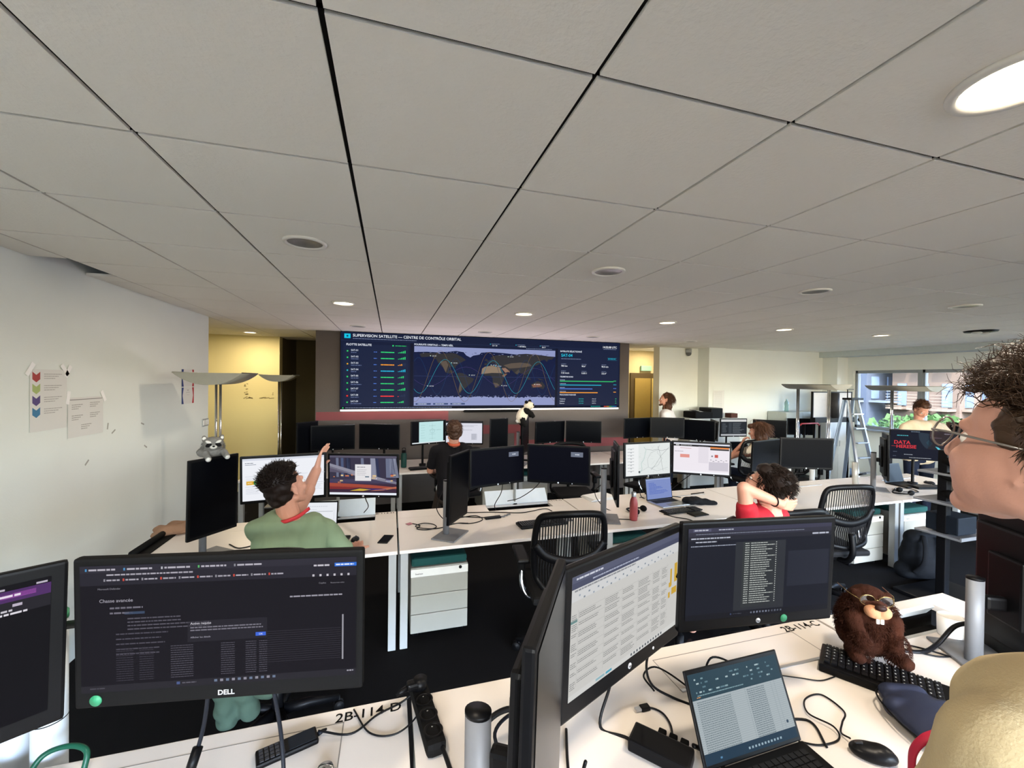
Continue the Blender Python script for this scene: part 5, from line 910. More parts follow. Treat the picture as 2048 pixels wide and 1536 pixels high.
t = thing('paper_cup', 'white cup standing on the far desk below the panda', 'cup', (1.62, 6.12, Z2)); mb = MB(); mb.lathe([(.0001, 0), (.03, .0), (.038, .12), (.036, .12), (.0001, .02)]); build(mb, 'cup_wall', WHM, t)
# lumpy black bag on the far desk
o = blob('shoulder_bag', [('e', (0, 0, .08), (.12, .08, .08)), ('c', (-.06, 0, .13), (.06, 0, .12), .03, .03)], .01, BLKM, None, 2, (.015, 14)); o.location = (1.42, 6.2, Z2); tag(o, 'black bag on the far desk left of the panda', 'bag')
for k, (x, y, w_, lab) in enumerate(((.9, 6.02, .16, 'white paper right of the far keyboard'), (2.15, 4.0, .30, 'stack of white paper on the third middle desk'), (5.25, 5.88, .2, 'papers on the far desk before the seated long-haired person'))):
    t = thing('paper_stack', lab, 'papers', (x, y, Z2), .1*k); mb = MB(); [mb.box((.004*i, 0, .003+.004*i), (w_, .21, .003), 0, Matrix.Rotation(.03*i, 3, 'Z')) for i in range(6)]; build(mb, 'sheets', mat('paper', '#e4e4e2', .8), t)
# ---------------------------------------------------------------- people
def eul(yaw, pitch=0, roll=0):   # yaw 0 faces +y, positive turns left; pitch up positive
    return Matrix.Rotation(rad(yaw), 3, 'Z') @ Matrix.Rotation(rad(pitch), 3, 'X') @ Matrix.Rotation(rad(roll), 3, 'Y')
def head(c, R, s=1.0, nk=None):
    c = Vector(c); f = lambda x, y, z: c+R @ Vector((x*s, y*s, z*s)); E = lambda x, y, z, a, b, d: ('e', f(x, y, z), (a*s, b*s, d*s), R); K = lambda a, b, r0, r1: ('c', f(*a), f(*b), r0*s, r1*s)
    p = [E(0, -.015, .035, .074, .095, .085), E(0, .03, -.02, .064, .066, .085), E(0, .045, -.065, .045, .045, .05), K((-.012, .072, -.100), (.012, .072, -.100), .020, .020), K((0, .088, .012), (0, .108, -.030), .008, .0125), K((-.012, .098, -.033), (.012, .098, -.033), .009, .009),
         K((-.035, .080, .022), (.035, .080, .022), .011, .011), E(-.034, .062, -.03, .028, .030, .026), E(.034, .062, -.03, .028, .030, .026), K((-.018, .089, -.060), (.018, .089, -.060), .0075, .0075), K((-.014, .088, -.071), (.014, .088, -.071), .0075, .0075), K((-.052, .0, -.062), (-.02, .062, -.098), .020, .018), K((.052, .0, -.062), (.02, .062, -.098), .020, .018)]
    for d in (-1, 1): p += [E(d*.076, -.008, -.008, .009, .018, .030), K((d*.078, -.012, .016), (d*.084, -.020, .018), .010, .006), K((d*.077, -.004, -.034), (d*.079, -.006, -.036), .008, .007)]
    if nk is not None: p += [('c', f(0, -.03, -.05), nk, .056*s, .060*s)]
    return p
def hand(w, d, n, side, s=1.0, curl=.35, spread=1.0, thumb=.9):
    """wrist, pointing direction, palm normal, thumb side (+1/-1)"""
    w = Vector(w); d = Vector(d).normalized(); n = Vector(n); n = (n-d*n.dot(d)).normalized(); t = d.cross(n).normalized()*side; P = []
    for i in range(4):
        kx = (.030-.0205*i)*s; k = w+d*(.092-.004*abs(i-1))*s+t*kx; P.append(('c', w+t*kx*.55, k, .016*s, .0115*s)); a = 0; p = k; L = (.040, .045, .042, .032)[i]*s; dd = (d+t*(.10-.07*i)*spread).normalized()
        for j, (fl, r0, r1) in enumerate(((1, .0095, .0088), (.62, .0088, .008), (.5, .008, .0068))):
            a += curl*(1.0 if j else .7); v = dd*cos(a)+n*sin(a); q = p+v*L*fl; P.append(('c', p, q, r0*s, r1*s)); p = q
    p = w+t*.022*s+d*.02*s; v = (t*thumb+d*.75+n*.35).normalized(); q = p+v*.042*s; P.append(('c', p, q, .015*s, .0115*s)); v2 = (v+d*.6+n*.2).normalized(); r = q+v2*.030*s; P.append(('c', q, r, .0112*s, .0098*s)); v3 = (v2+d*.3+n*.3).normalized(); P.append(('c', r, r+v3*.024*s, .0098*s, .008*s))
    return P
def lerp(a, b, t): return Vector(a).lerp(Vector(b), t)
def torso(J, k=0, w=1.0):
    ls, rs, hip = Vector(J['ls']), Vector(J['rs']), Vector(J['hip']); m = (ls+rs)/2; sx = (rs-ls); hs = sx*.30; ch = m.lerp(hip, .25)
    P = [('c', ls.lerp(rs, .06), rs.lerp(ls, .06), .062+k, .062+k)]
    for a in (.22, .5, .78): P.append(('c', ls.lerp(rs, a)*.96+ch*.04, hip+sx*(a-.5)*.62, (.098+k)*w, (.105+k)*w))
    P.append(('c', m.lerp(hip, .1)-sx*.22, m.lerp(hip, .4)+sx*.22, (.09+k)*w, (.09+k)*w)); P.append(('c', hip-hs*.6, hip+hs*.6, .11+k, .11+k)); return P
def limb(a, b, r0, r1, bulge=0): 
    P = [('c', a, b, r0, r1)]
    if bulge: P.append(('c', lerp(a, b, .12), lerp(a, b, .45), r0*1.0, r0+bulge))
    return P
def eyes(parent, c, R, s=1.0, inset=0):
    c = Vector(c); mt = mat('eye_white', '#e8e4de', .15); dk = mat('iris_dark', '#2b1d14', .1)
    for d in (-1, 1):
        mb = MB(); mb.ell(c+R @ Vector((d*.032, .0795-inset, .001))*s, .0125*s, 12); e = build(mb, 'eye', mt, parent); mb = MB(); mb.ell(c+R @ Vector((d*.032, .0895-inset, .001))*s, .0052*s, 10); build(mb, 'iris', dk, e)
def lip(parent, c, R, s=1.0):
    mb = MB(); c = Vector(c); mb.T = Matrix.Translation(c) @ R.to_4x4(); mb.tube([(-.022*s, .086*s, -.064*s), (-.008*s, .0965*s, -.063*s), (0, .098*s, -.065*s), (.008*s, .0965*s, -.063*s), (.022*s, .086*s, -.064*s)], [.002*s, .0035*s, .003*s, .0035*s, .002*s], 6); build(mb, 'lips', mat('lip_colour', '#a8645a', .4), parent)
def person(label, prims, vox, skin=SKIN, sm=3): o = blob('person', prims, vox, skin, None, sm); tag(o, label, 'person'); return o
def FR(c, R): return Matrix.Translation(Vector(c)) @ R.to_4x4()
HB = mat('hair_dark_brown', '#1e1511', .5, var=.3, scale=60); HM = mat('hair_brown', '#3f2a1e', .5, var=.3, scale=60); HA = mat('hair_auburn', '#4b3020', .5, var=.3, scale=60)
RED = mat('red_ribbon', '#b02836', .6); DEN = mat('dark_trousers', '#1b2130', .85, bump=.3, bscale=500)
def haircap(c, R, s, mt, parent, extra=(), vox=.006, disp=(.012, 30), back=0):
    c = Vector(c); f = lambda x, y, z: c+R @ Vector((x*s, y*s, z*s)); P = [('e', f(0, -.035, .052), (.083*s, .096*s, .085*s), R), ('e', f(0, -.052, .0), (.079*s, .068*s, .085*s-back), R)]+[('e', f(*e[:3]), tuple(v*s for v in e[3:6]), R) for e in extra]
    return blob('hair', P, vox, mt, parent, 2, disp)
def ribbon(name, pts, w, mt, parent, th=.0015):
    pts = smoothpath(pts, 6); mb = MB(); mb.tube(pts, w/2, 8, True, th/w*4); return build(mb, name, mt, parent)
# --- person in green at the left middle desk, seen from behind, arm raised
J = dict(ls=(-.745, 2.735, 1.10), rs=(-.39, 2.85, 1.04), hip=(-.60, 2.62, .60)); hc = (-.600, 2.77, 1.335); R = eul(-38, 14, -6)
lw, le = (-.512, 3.262, 1.330), (-.58, 3.06, 1.13); rw, re = (-.212, 3.10, .785), (-.26, 2.87, .84)
P = head(hc, R, 1.08, (-.575, 2.775, 1.13))+torso(J)+limb(J['ls'], le, .052, .046, .004)+limb(le, lw, .046, .034, .004)+hand(lw, (.045, .07, .16), (.9, -.2, -.2), 1, 1.12, .12)+limb(J['rs'], re, .050, .041, .004)+limb(re, rw, .040, .028, .003)+hand(rw, (-.02, .17, .02), (0, 0, -1), -1, 1.0, .28)
for d, x in ((-1, -.70), (1, -.52)): P += limb((x, 2.62, .58), (x+.02*d, 3.02, .60), .078, .055)+limb((x+.02*d, 3.02, .60), (x+.02*d, 2.98, .09), .052, .036)+[('c', (x+.02*d, 2.96, .05), (x+.03*d, 3.16, .04), .035, .03)]
p = person('seated person in a sage green T-shirt raising one arm towards the video wall', P, .0055)
eyes(p, hc, R, 1.08); lip(p, hc, R, 1.08)
SG = mat('sage_cotton', '#7e9276', .85, bump=.25, bscale=400, var=.05)
blob('t_shirt', torso(J, .013)+[('c', J['ls'], lerp(J['ls'], le, .55), .064, .062), ('c', J['rs'], lerp(J['rs'], re, .75), .066, .064), ('c', (-.575, 2.77, 1.10), (-.575, 2.775, 1.10), .07, .07)], .008, SG, p, 4, (.012, 11))
blob('trousers', [q for d, x in ((-1, -.70), (1, -.52)) for q in limb((x, 2.62, .58), (x+.02*d, 3.02, .60), .092, .07)+limb((x+.02*d, 3.02, .60), (x+.02*d, 2.98, .12), .068, .055)]+[('c', (-.68, 2.60, .60), (-.53, 2.64, .60), .13, .13)], .01, DEN, p, 3)
haircap(hc, R, 1.08, HB, p, [(0, -.01, .10, .075, .075, .05), (0, .045, .105, .055, .035, .03), (0, -.085, -.03, .05, .03, .05)])
strands('hair_curls', 900, (0, -.03, .055), (.084, .098, .088), FR(hc, R) @ Matrix.Scale(1.08, 4), lambda d: d.z > .0 and not (d.y > .55 and d.z < .45), .035, lambda d: Vector((d.x*.4, d.y*.4+.3, .5)), .0022, HB, p, .8, 3)
M_ = FR(hc, R); rb = [M_ @ Vector(v) for v in ((-.07, .05, -.155), (-.078, -.03, -.165), (-.045, -.085, -.170), (0, -.10, -.172), (.045, -.085, -.172), (.078, -.03, -.17), (.075, .05, -.165))]
mb = MB(); mb.tube(smoothpath(rb, 6), .005, 8, True, 2.4); build(mb, 'lanyard', mat('bright_red', '#c03038', .6), p)
# --- person in black at the far row
J = dict(ls=(.53, 5.06, 1.13), rs=(.94, 5.10, 1.11), hip=(.74, 4.98, .62)); hc = (.745, 5.05, 1.355); R = eul(4, 2)
le, lw, re, rw = (.47, 5.12, .88), (.55, 5.42, .80), (.99, 5.14, .87), (.92, 5.45, .80)
P = head(hc, R, 1.05, (.74, 5.06, 1.16))+torso(J)+limb(J['ls'], le, .052, .043)+limb(le, lw, .042, .03)+hand(lw, (.1, 1, 0), (0, 0, -1), 1, 1, .3)+limb(J['rs'], re, .052, .043)+limb(re, rw, .042, .03)+hand(rw, (-.1, 1, 0), (0, 0, -1), -1, 1, .3)
for x in (.64, .84): P += limb((x, 4.98, .56), (x, 5.40, .58), .078, .055)+limb((x, 5.40, .58), (x-.12, 5.34, .09), .052, .038)+[('c', (x-.12, 5.32, .05), (x-.12, 5.5, .04), .036, .03)]
p = person('seated person in a black T-shirt at the far desk, seen from behind', P, .007); eyes(p, hc, R)
BT = mat('black_cotton', '#17161a', .85, bump=.25, bscale=400)
blob('t_shirt', torso(J, .014)+[('c', J['ls'], lerp(J['ls'], le, .7), .068, .064), ('c', J['rs'], lerp(J['rs'], re, .7), .068, .064), ('c', (.74, 5.055, 1.14), (.74, 5.055, 1.14), .07, .07)], .01, BT, p, 4, (.01, 10))
blob('trousers', [q for x in (.64, .84) for q in limb((x, 4.98, .56), (x, 5.40, .58), .092, .07)+limb((x, 5.40, .58), (x-.12, 5.34, .12), .066, .055)], .012, mat('brown_grey_trousers', '#3a322e', .85), p, 3)
haircap(hc, R, 1.05, HM, p, [(0, .0, .10, .07, .07, .045), (0, -.08, -.035, .05, .028, .045)]); strands('hair_strands', 350, (0, -.035, .05), (.086, .098, .088), FR(hc, R), lambda d: d.z > -.5 and d.y < .7, .03, lambda d: Vector((d.x, d.y, -.4+d.z)), .002, HM, p, .3, 4)
M_ = FR(hc, R); mb = MB(); mb.tube(smoothpath([M_ @ Vector(v) for v in ((-.07, .02, -.14), (-.05, -.075, -.145), (0, -.095, -.148), (.05, -.075, -.145), (.07, .02, -.14))], 6), .010, 8, True, 1.8); build(mb, 'collar_band', mat('orange_red', '#c65a3c', .6), p)
mb = MB(); mb.tube(smoothpath([M_ @ Vector(v) for v in ((-.092, -.005, .0), (-.088, -.01, .09), (0, -.012, .142), (.088, -.01, .09), (.092, -.005, .0))], 8), .006, 8); hs = build(mb, 'headset_band', BLK, p); mb = MB(); [mb.ell(M_ @ Vector((d*.09, -.005, -.01)), (.016, .028, .03), 12, R) for d in (-1, 1)]; mb.tube([M_ @ Vector((-.095, 0, -.02)), M_ @ Vector((-.085, .07, -.05)), M_ @ Vector((-.05, .10, -.06))], .004); build(mb, 'headset', BLK, hs)
# --- standing person in white, far left-facing
hc = (5.06, 6.80, 1.66); R = eul(72, 4); J = dict(ls=(4.95, 6.66, 1.385), rs=(5.24, 6.90, 1.385), hip=(5.16, 6.74, .93))
le, lw, re, rw = (4.93, 6.60, 1.10), (4.90, 6.60, .86), (5.42, 6.84, 1.13), (5.22, 6.72, .98)
P = head(hc, R, 1.0, (5.10, 6.79, 1.44))+torso(J)+limb(J['ls'], le, .05, .04)+limb(le, lw, .04, .028)+hand(lw, (0, 0, -1), (1, 0, 0), 1, 1, .3)+limb(J['rs'], re, .05, .042)+limb(re, rw, .04, .028)+hand(rw, (-1, -.5, -.3), (0, 0, -1), -1, 1, .5)
for a in ((5.10, 6.68), (5.20, 6.80)): P += limb((*a, .88), (*a, .48), .08, .055)+limb((*a, .48), (*a, .08), .052, .036)+[('c', (*a, .045), (a[0]-.17, a[1]+.05, .035), .035, .03)]
p = person('standing person with long brown hair, white T-shirt and red lanyard, looking left', P, .0065); eyes(p, hc, R); lip(p, hc, R)
WT = mat('white_cotton', '#ddd6d2', .85, bump=.2, bscale=400, var=.03)
blob('t_shirt', torso(J, .014)+[('c', J['ls'], lerp(J['ls'], le, .6), .07, .066), ('c', J['rs'], lerp(J['rs'], re, .6), .07, .066), ('c', (5.10, 6.79, 1.42), (5.10, 6.79, 1.42), .072, .072)], .009, WT, p, 4, (.01, 10))
blob('trousers', [q for a in ((5.10, 6.68), (5.20, 6.80)) for q in limb((*a, .88), (*a, .48), .095, .07)+limb((*a, .48), (*a, .12), .068, .055)]+[('c', (5.1, 6.7, .92), (5.2, 6.78, .92), .12, .12)], .012, DEN, p, 3)
haircap(hc, R, 1.04, HA, p, [(0, -.08, -.12, .084, .055, .16), (-.062, -.04, -.13, .034, .055, .14), (.062, -.04, -.13, .034, .055, .14)], .007, (.016, 26)); strands('hair_strands', 420, (0, -.04, .04), (.086, .096, .09), FR(hc, R), lambda d: d.y < .1, .13, lambda d: Vector((d.x*.1, d.y*.1, -1)), .003, HA, p, .12, 5)
blob('beard', [('c', FR(hc, R) @ Vector((-.035, .055, -.09)), FR(hc, R) @ Vector((0, .085, -.108)), .018, .022), ('c', FR(hc, R) @ Vector((.035, .055, -.09)), FR(hc, R) @ Vector((0, .085, -.108)), .018, .022)], .005, HA, p, 2)
mb = MB(); [mb.tube(smoothpath([(5.06, 6.74-d*.04, 1.44), (4.99, 6.72-d*.05, 1.36), (4.955, 6.74-d*.02, 1.2), (4.96, 6.75, 1.1)]), .006, 6) for d in (-1, 1)]; build(mb, 'lanyard', RED, p)
# --- seated long-haired person at the far row, right
hc = (5.38, 5.02, 1.265); R = eul(38, -12); J = dict(ls=(5.26, 4.93, 1.03), rs=(5.60, 5.08, 1.03), hip=(5.50, 4.98, .60)); le, lw, re, rw = (5.14, 5.28, .82), (5.27, 5.17, 1.06), (5.66, 5.28, .84), (5.48, 5.50, .80)
P = head(hc, R, .98, (5.41, 5.0, 1.06))+torso(J, 0, .92)+limb(J['ls'], le, .044, .037)+limb(le, lw, .036, .025)+hand(lw, (.25, -.1, .6), (.3, -.6, 0), 1, .92, .9)+limb(J['rs'], re, .044, .037)+limb(re, rw, .036, .025)+hand(rw, (-.2, 1, 0), (0, 0, -1), -1, .92, .3)
for x in (5.38, 5.58): P += limb((x, 4.98, .56), (x-.1, 5.38, .58), .078, .055)+limb((x-.1, 5.38, .58), (x-.1, 5.34, .09), .05, .036)+[('c', (x-.1, 5.32, .05), (x-.12, 5.5, .04), .034, .03)]
p = person('seated person with shoulder-length brown hair and a cream top, leaning the chin on one hand', P, .0065); eyes(p, hc, R)
blob('cream_top', torso(J, .012, .92)+[('c', J['ls'], lerp(J['ls'], le, .35), .056, .054), ('c', J['rs'], lerp(J['rs'], re, .35), .056, .054)], .009, mat('cream_cotton', '#d6c8b2', .85, bump=.2, bscale=400), p, 4, (.01, 10))
blob('trousers', [q for x in (5.38, 5.58) for q in limb((x, 4.98, .56), (x-.1, 5.38, .58), .09, .068)+limb((x-.1, 5.38, .58), (x-.1, 5.34, .12), .064, .05)], .012, DEN, p, 3)
haircap(hc, R, 1.04, HA, p, [(0, -.08, -.07, .088, .055, .12), (-.065, -.02, -.08, .03, .05, .10), (.065, -.02, -.08, .03, .05, .10), (0, .05, .08, .06, .05, .04)], .007, (.010, 22)); strands('hair_strands', 500, (0, -.04, .04), (.09, .10, .09), FR(hc, R), lambda d: d.y < .4, .15, lambda d: Vector((d.x*.4, d.y*.3-.1, -1)), .003, HA, p, .15, 6)
for d in (-.2, .2): q = Vector(J['ls']).lerp(J['rs'], .5+d); mb = MB(); mb.tube(smoothpath([q+Vector((-.02, .10, -.02)), q+Vector((0, 0, .078)), q+Vector((.03, -.11, -.02)), q+Vector((.03, -.125, -.15))]), .010, 8, True, 1.5); build(mb, 'shoulder_strap', mat('strap_brown', '#5a4a38', .7), p)
# --- person in red, hands clasped behind the head
hc = (2.405, 2.165, 1.325); R = eul(22, 22, 0); J = dict(ls=(2.225, 2.13, 1.10), rs=(2.56, 2.20, 1.09), hip=(2.44, 2.30, .58)); le, lw, re, rw = (2.150, 2.09, 1.335), (2.385, 2.03, 1.235), (2.56, 2.42, 1.27), (2.50, 2.10, 1.21)
P = head(hc, R, 1.0, (2.42, 2.12, 1.13))+torso(J, 0, .95)+limb(J['ls'], le, .048, .041)+limb(le, lw, .040, .027)+hand(lw, (.9, -.05, -.15), (-.1, 1, .2), 1, .95, .45)+limb(J['rs'], re, .048, .041)+limb(re, rw, .040, .027)+hand(rw, (-.9, -.05, -.1), (.1, 1, .2), -1, .95, .45)
for x in (2.34, 2.52): P += limb((x, 2.34, .56), (x-.03, 2.78, .58), .078, .055)+limb((x-.03, 2.78, .58), (x-.03, 2.74, .09), .05, .036)+[('c', (x-.03, 2.72, .05), (x-.04, 2.9, .04), .034, .03)]
p = person('person in a red T-shirt leaning back with hands clasped behind the head', P, .0055); eyes(p, hc, R)
RT = mat('red_cotton', '#a81424', .8, bump=.25, bscale=400, var=.08)
blob('t_shirt', torso(J, .014, .95)+[('c', J['ls'], lerp(J['ls'], le, .42), .066, .062), ('c', J['rs'], lerp(J['rs'], re, .42), .066, .062)], .008, RT, p, 4, (.014, 12))
blob('trousers', [q for x in (2.34, 2.52) for q in limb((x, 2.34, .56), (x-.03, 2.78, .58), .09, .068)+limb((x-.03, 2.78, .58), (x-.03, 2.74, .12), .064, .05)], .012, DEN, p, 3)
haircap(hc, R, 1.0, HB, p, [(0, -.05, .06, .10, .095, .09), (-.03, .03, .10, .06, .05, .045), (0, -.10, -.02, .085, .05, .07), (.035, -.02, .12, .05, .06, .035)], .006, (.016, 20)); strands('hair_strands', 900, (0, -.045, .05), (.10, .11, .10), FR(hc, R), lambda d: d.z > -.6 and d.y < .75, .035, lambda d: Vector((d.x*.4, d.y*.3-1, -.5)), .0025, HB, p, .15, 8)
M_ = FR(hc, R)
def glasses(parent, M, s=1.0, mt=BLK, r=.0016, lr=.024, lens=True):
    mb = MB()
    for d in (-1, 1):
        mb.T = M; mb.tube([Vector((d*.033*s+lr*s*cos(a*pi/10), .106*s-.004*abs(cos(a*pi/10)*d > 0), -.004*s+lr*.88*s*sin(a*pi/10))) for a in range(21)], r, 6, False)
        mb.tube([(d*(.033+lr)*s, .104*s, .0), (d*.074*s, .08*s, .004), (d*.084*s, -.01, .004), (d*.083*s, -.03, -.014)], r*1.2, 6)
    mb.tube([(-.009*s, .107*s, .002), (0, .110*s, .005), (.009*s, .107*s, .002)], r, 6); g = build(mb, 'glasses_frame', mt, parent)
    if lens:
        for d in (-1, 1): mb = MB(); mb.T = M; n = 20; mb.add([(d*.033*s+lr*s*cos(2*pi*i/n), .106*s, -.004*s+lr*.88*s*sin(2*pi*i/n)) for i in range(n)], [list(range(n))]); build(mb, 'lens', glass_mat('lens_glass', (.86, .88, .9)), g)
glasses(p, M_ @ Matrix.Translation((0, 0, .006)))
mb = MB(); mb.tube([lerp(le, lw, .80)+Vector((.0, .034*cos(a*pi/8), .034*sin(a*pi/8))) for a in range(17)], .004, 6); build(mb, 'bracelet', BLK, p)
# --- man in the beige shirt standing at the windows, looking down
hc = (7.78, 4.30, 1.625); R = eul(150, -38, 0); J = dict(ls=(7.98, 4.16, 1.36), rs=(7.53, 4.36, 1.36), hip=(7.82, 4.34, .90)); le, lw, re, rw = (8.08, 4.02, 1.10), (7.90, 3.88, .95), (7.38, 4.28, 1.13), (7.42, 4.02, 1.0)
P = head(hc, R, 1.02, (7.77, 4.32, 1.43))+torso(J)+limb(J['ls'], le, .052, .043)+limb(le, lw, .042, .03)+hand(lw, (-.4, -.8, -.2), (0, 0, -1), 1, 1, .35)+limb(J['rs'], re, .052, .043)+limb(re, rw, .042, .03)+hand(rw, (.2, -1, -.2), (0, 0, -1), -1, 1, .35)
for a in ((7.92, 4.30), (7.72, 4.38)): P += limb((*a, .86), (*a, .48), .085, .058)+limb((*a, .48), (*a, .08), .054, .038)+[('c', (*a, .045), (a[0]-.06, a[1]-.17, .035), .036, .03)]
p = person('standing person with short brown hair in a beige shirt, looking down before the windows', P, .0065); eyes(p, hc, R); lip(p, hc, R)
blob('beige_shirt', torso(J, .018)+[('c', J['ls'], lerp(J['ls'], le, 1), .072, .055), ('c', J['rs'], lerp(J['rs'], re, 1), .072, .055), ('c', le, lerp(le, lw, .8), .054, .045), ('c', re, lerp(re, rw, .8), .054, .045), ('c', (7.77, 4.32, 1.40), (7.77, 4.32, 1.41), .078, .075)], .009, mat('beige_cotton', '#c5b49a', .85, bump=.25, bscale=300), p, 4, (.016, 9))
blob('trousers', [q for a in ((7.92, 4.30), (7.72, 4.38)) for q in limb((*a, .86), (*a, .48), .098, .075)+limb((*a, .48), (*a, .10), .07, .06)]+[('c', (7.75, 4.37, .90), (7.9, 4.31, .90), .125, .125)], .012, DEN, p, 3)
haircap(hc, R, 1.02, HA, p, [(0, .02, .10, .07, .06, .04)]); strands('hair_strands', 350, (0, -.035, .05), (.086, .098, .09), FR(hc, R), lambda d: d.z > -.3 and d.y < .8, .03, lambda d: Vector((d.x, d.y+.3, d.z*.5-.1)), .0022, HA, p, .3, 9)
mb = MB(); [mb.tube(smoothpath([(7.77+d*.06, 4.28, 1.45), (7.75+d*.07, 4.20, 1.34), (7.72+d*.03, 4.16, 1.2), (7.71, 4.16, 1.10)]), .006, 6) for d in (-1, 1)]; build(mb, 'lanyard', mat('brown_ribbon', '#6a4038', .6), p)
# --- the near person at the right edge, seen from behind the left cheek
hc = (.925, .352, 1.902); R = eul(-2, 9, 0); J = dict(ls=(.782, .328, 1.512), rs=(1.18, .25, 1.55), hip=(.99, .24, 1.05)); le, lw, re, rw = (.775, .385, 1.25), (.80, .34, 1.03), (1.28, .30, 1.28), (1.25, .34, 1.05)
f_ = lambda x, y, z: Vector(hc)+R @ Vector((x, y, z))
P = head(hc, R, 1.04, (.985, .29, 1.64))+[('c', (.97, .295, 1.80), (.985, .285, 1.64), .064, .07), ('e', f_(-.022, .036, -.040), (.056, .060, .066), R), ('e', f_(-.015, .052, -.070), (.046, .040, .040), R), ('e', f_(0, .050, .035), (.058, .042, .050), R), ('e', f_(-.03, .01, -.03), (.054, .07, .07), R)]+torso(J)+limb(J['ls'], le, .052, .044)+limb(le, lw, .043, .03)+hand(lw, (0, .1, -1), (0, -1, 0), 1, 1, .4)+limb(J['rs'], re, .052, .044)+limb(re, rw, .043, .03)+hand(rw, (0, .1, -1), (0, -1, 0), -1, 1, .4)
for x in (.90, 1.08): P += limb((x, .24, 1.0), (x, .26, .55), .09, .06)+limb((x, .26, .55), (x, .24, .08), .056, .04)+[('c', (x, .22, .045), (x, .42, .035), .04, .035)]
p = person('near person at the right edge in a cream sweatshirt and glasses', P, .004, SKIN2, 7); eyes(p, hc, R, 1.04, .006); lip(p, hc, R, 1.04)
CR = mat('cream_sweat', '#a39473', .9, bump=.35, bscale=260, var=.05)
sw = blob('sweatshirt', torso(J, .020)+[('c', J['ls'], le, .076, .072), ('c', le, lw, .070, .048), ('c', J['rs'], re, .078, .072), ('c', re, rw, .070, .048), ('c', (.985, .27, 1.58), (.985, .275, 1.67), .09, .072), ('c', (.985, .27, 1.62), (.87, .30, 1.555), .078, .07), ('c', (.985, .27, 1.62), (1.10, .26, 1.57), .078, .07)], .006, CR, p, 5, (.012, 9))
mb = MB(); sh = Vector(J['ls']); mb.tube(smoothpath([sh+Vector(v) for v in ((.075, -.055, .045), (.03, -.078, .0), (.02, -.07, -.05), (-.02, -.075, -.06))], 6), .0022, 6); build(mb, 'shoulder_seam', mat('seam_thread', '#a8976f', .9), sw)
blob('trousers', [q for x in (.90, 1.08) for q in limb((x, .24, 1.0), (x, .26, .55), .105, .08)+limb((x, .26, .55), (x, .24, .10), .075, .06)]+[('c', (.93, .25, 1.05), (1.06, .25, 1.05), .13, .13)], .012, mat('light_denim', '#5f7fa5', .85, bump=.3, bscale=500), p, 3)
HN = mat('hair_near_brown', '#3c2b1e', .45, var=.35, scale=80)
haircap(hc, R, 1.04, HN, p, [(0, .02, .10, .078, .07, .045), (-.050, -.015, .035, .036, .060, .058), (0, .05, .105, .06, .04, .035)], .0045, (.010, 45))
strands('hair_curls', 3600, (0, -.026, .052), (.090, .105, .092), FR(hc, R), lambda d: d.z > -.15 and not (d.y > .5 and d.z < .35) and not (d.z < .15 and d.y > .15), .046, lambda d: Vector((d.x*.5, d.y*.7+.25, d.z*.5+.1)), .0012, HN, p, .5, 11, .006)
strands('hair_nape', 2200, (0, -.035, .02), (.090, .094, .098), FR(hc, R), lambda d: d.y < -.1 and -.85 < d.z < .1, .030, lambda d: Vector((d.x*.3, d.y*.3, -1)), .0012, HN, p, .4, 14, .003)
strands('hair_fringe', 260, (0, -.02, .055), (.088, .100, .092), FR(hc, R), lambda d: d.y > .45 and d.z > .3, .055, lambda d: Vector((d.x*.5, .8, -.2)), .0012, HN, p, .6, 13, .008)
strands('sideburn', 900, (0, -.028, .03), (.082, .098, .085), FR(hc, R), lambda d: d.x < -.6 and -.6 < d.z < .3 and d.y < .22, .028, lambda d: Vector((-.1, .1, -1)), .001, HN, p, .3, 12)
glasses(p, FR(hc, R) @ Matrix.Translation((0, .004, .008)), 1.04, mat('clear_frame', '#6f6a66', .15, spec=.8), .0016, .027)
mb = MB(); mb.tube(smoothpath([(.96, .38, 1.60), (.925, .34, 1.615), (.915, .29, 1.63), (.94, .24, 1.64)], 8), .006, 8, True, 1.6); build(mb, 'lanyard', mat('bright_red', '#c03038', .6), p)
mb = MB(); mb.tube(smoothpath([(.945, .49, 1.375), (.93, .50, 1.36), (.921, .51, 1.33), (.918, .51, 1.29)], 8), .010, 8, True, .4); build(mb, 'lanyard_end', mat('crimson_ribbon', '#a81a38', .6), p)
# ---------------------------------------------------------------- plush animals
def plush_at(name, label, prims, mt, loc, rz, vox, fur=None, pitch=0, disp=(.003, 60)):
    o = blob(name, prims, vox, mt, None, 2, disp); o.location = loc; o.rotation_euler = (pitch, 0, rz); tag(o, label, 'plush toy'); return o
FB = mat('brown_fur', '#32170b', .95, var=.35, scale=30, bump=.8, bscale=300, spec=.15)
# beaver, front towards -y locally
bv = plush_at('plush_beaver', 'brown plush beaver with glasses on its head, sitting on the near keyboard', [('e', (0, 0, .08), (.118, .085, .088)), ('e', (0, .005, .15), (.100, .075, .085)), ('e', (0, -.005, .225), (.078, .07, .068)), ('c', (-.055, -.03, .255), (-.06, -.02, .262), .02, .018), ('c', (.055, -.03, .255), (.06, -.02, .262), .02, .018),
    ('c', (-.075, -.04, .16), (-.055, -.085, .075), .034, .030), ('c', (.075, -.04, .16), (.055, -.085, .075), .034, .030), ('c', (-.075, -.05, .03), (-.085, -.10, .026), .035, .03), ('c', (.075, -.05, .03), (.085, -.10, .026), .035, .03)], FB, (1.71, 1.095, Z1+.028), rad(-30), .005)
strands('fur', 5200, (0, .0, .135), (.112, .084, .135), Matrix.Identity(4), lambda d: not (d.y < -.6 and d.z > .25), .022, lambda d: Vector((d.x*.3, -.1, -1)), .0011, FB, bv, .6, 21)
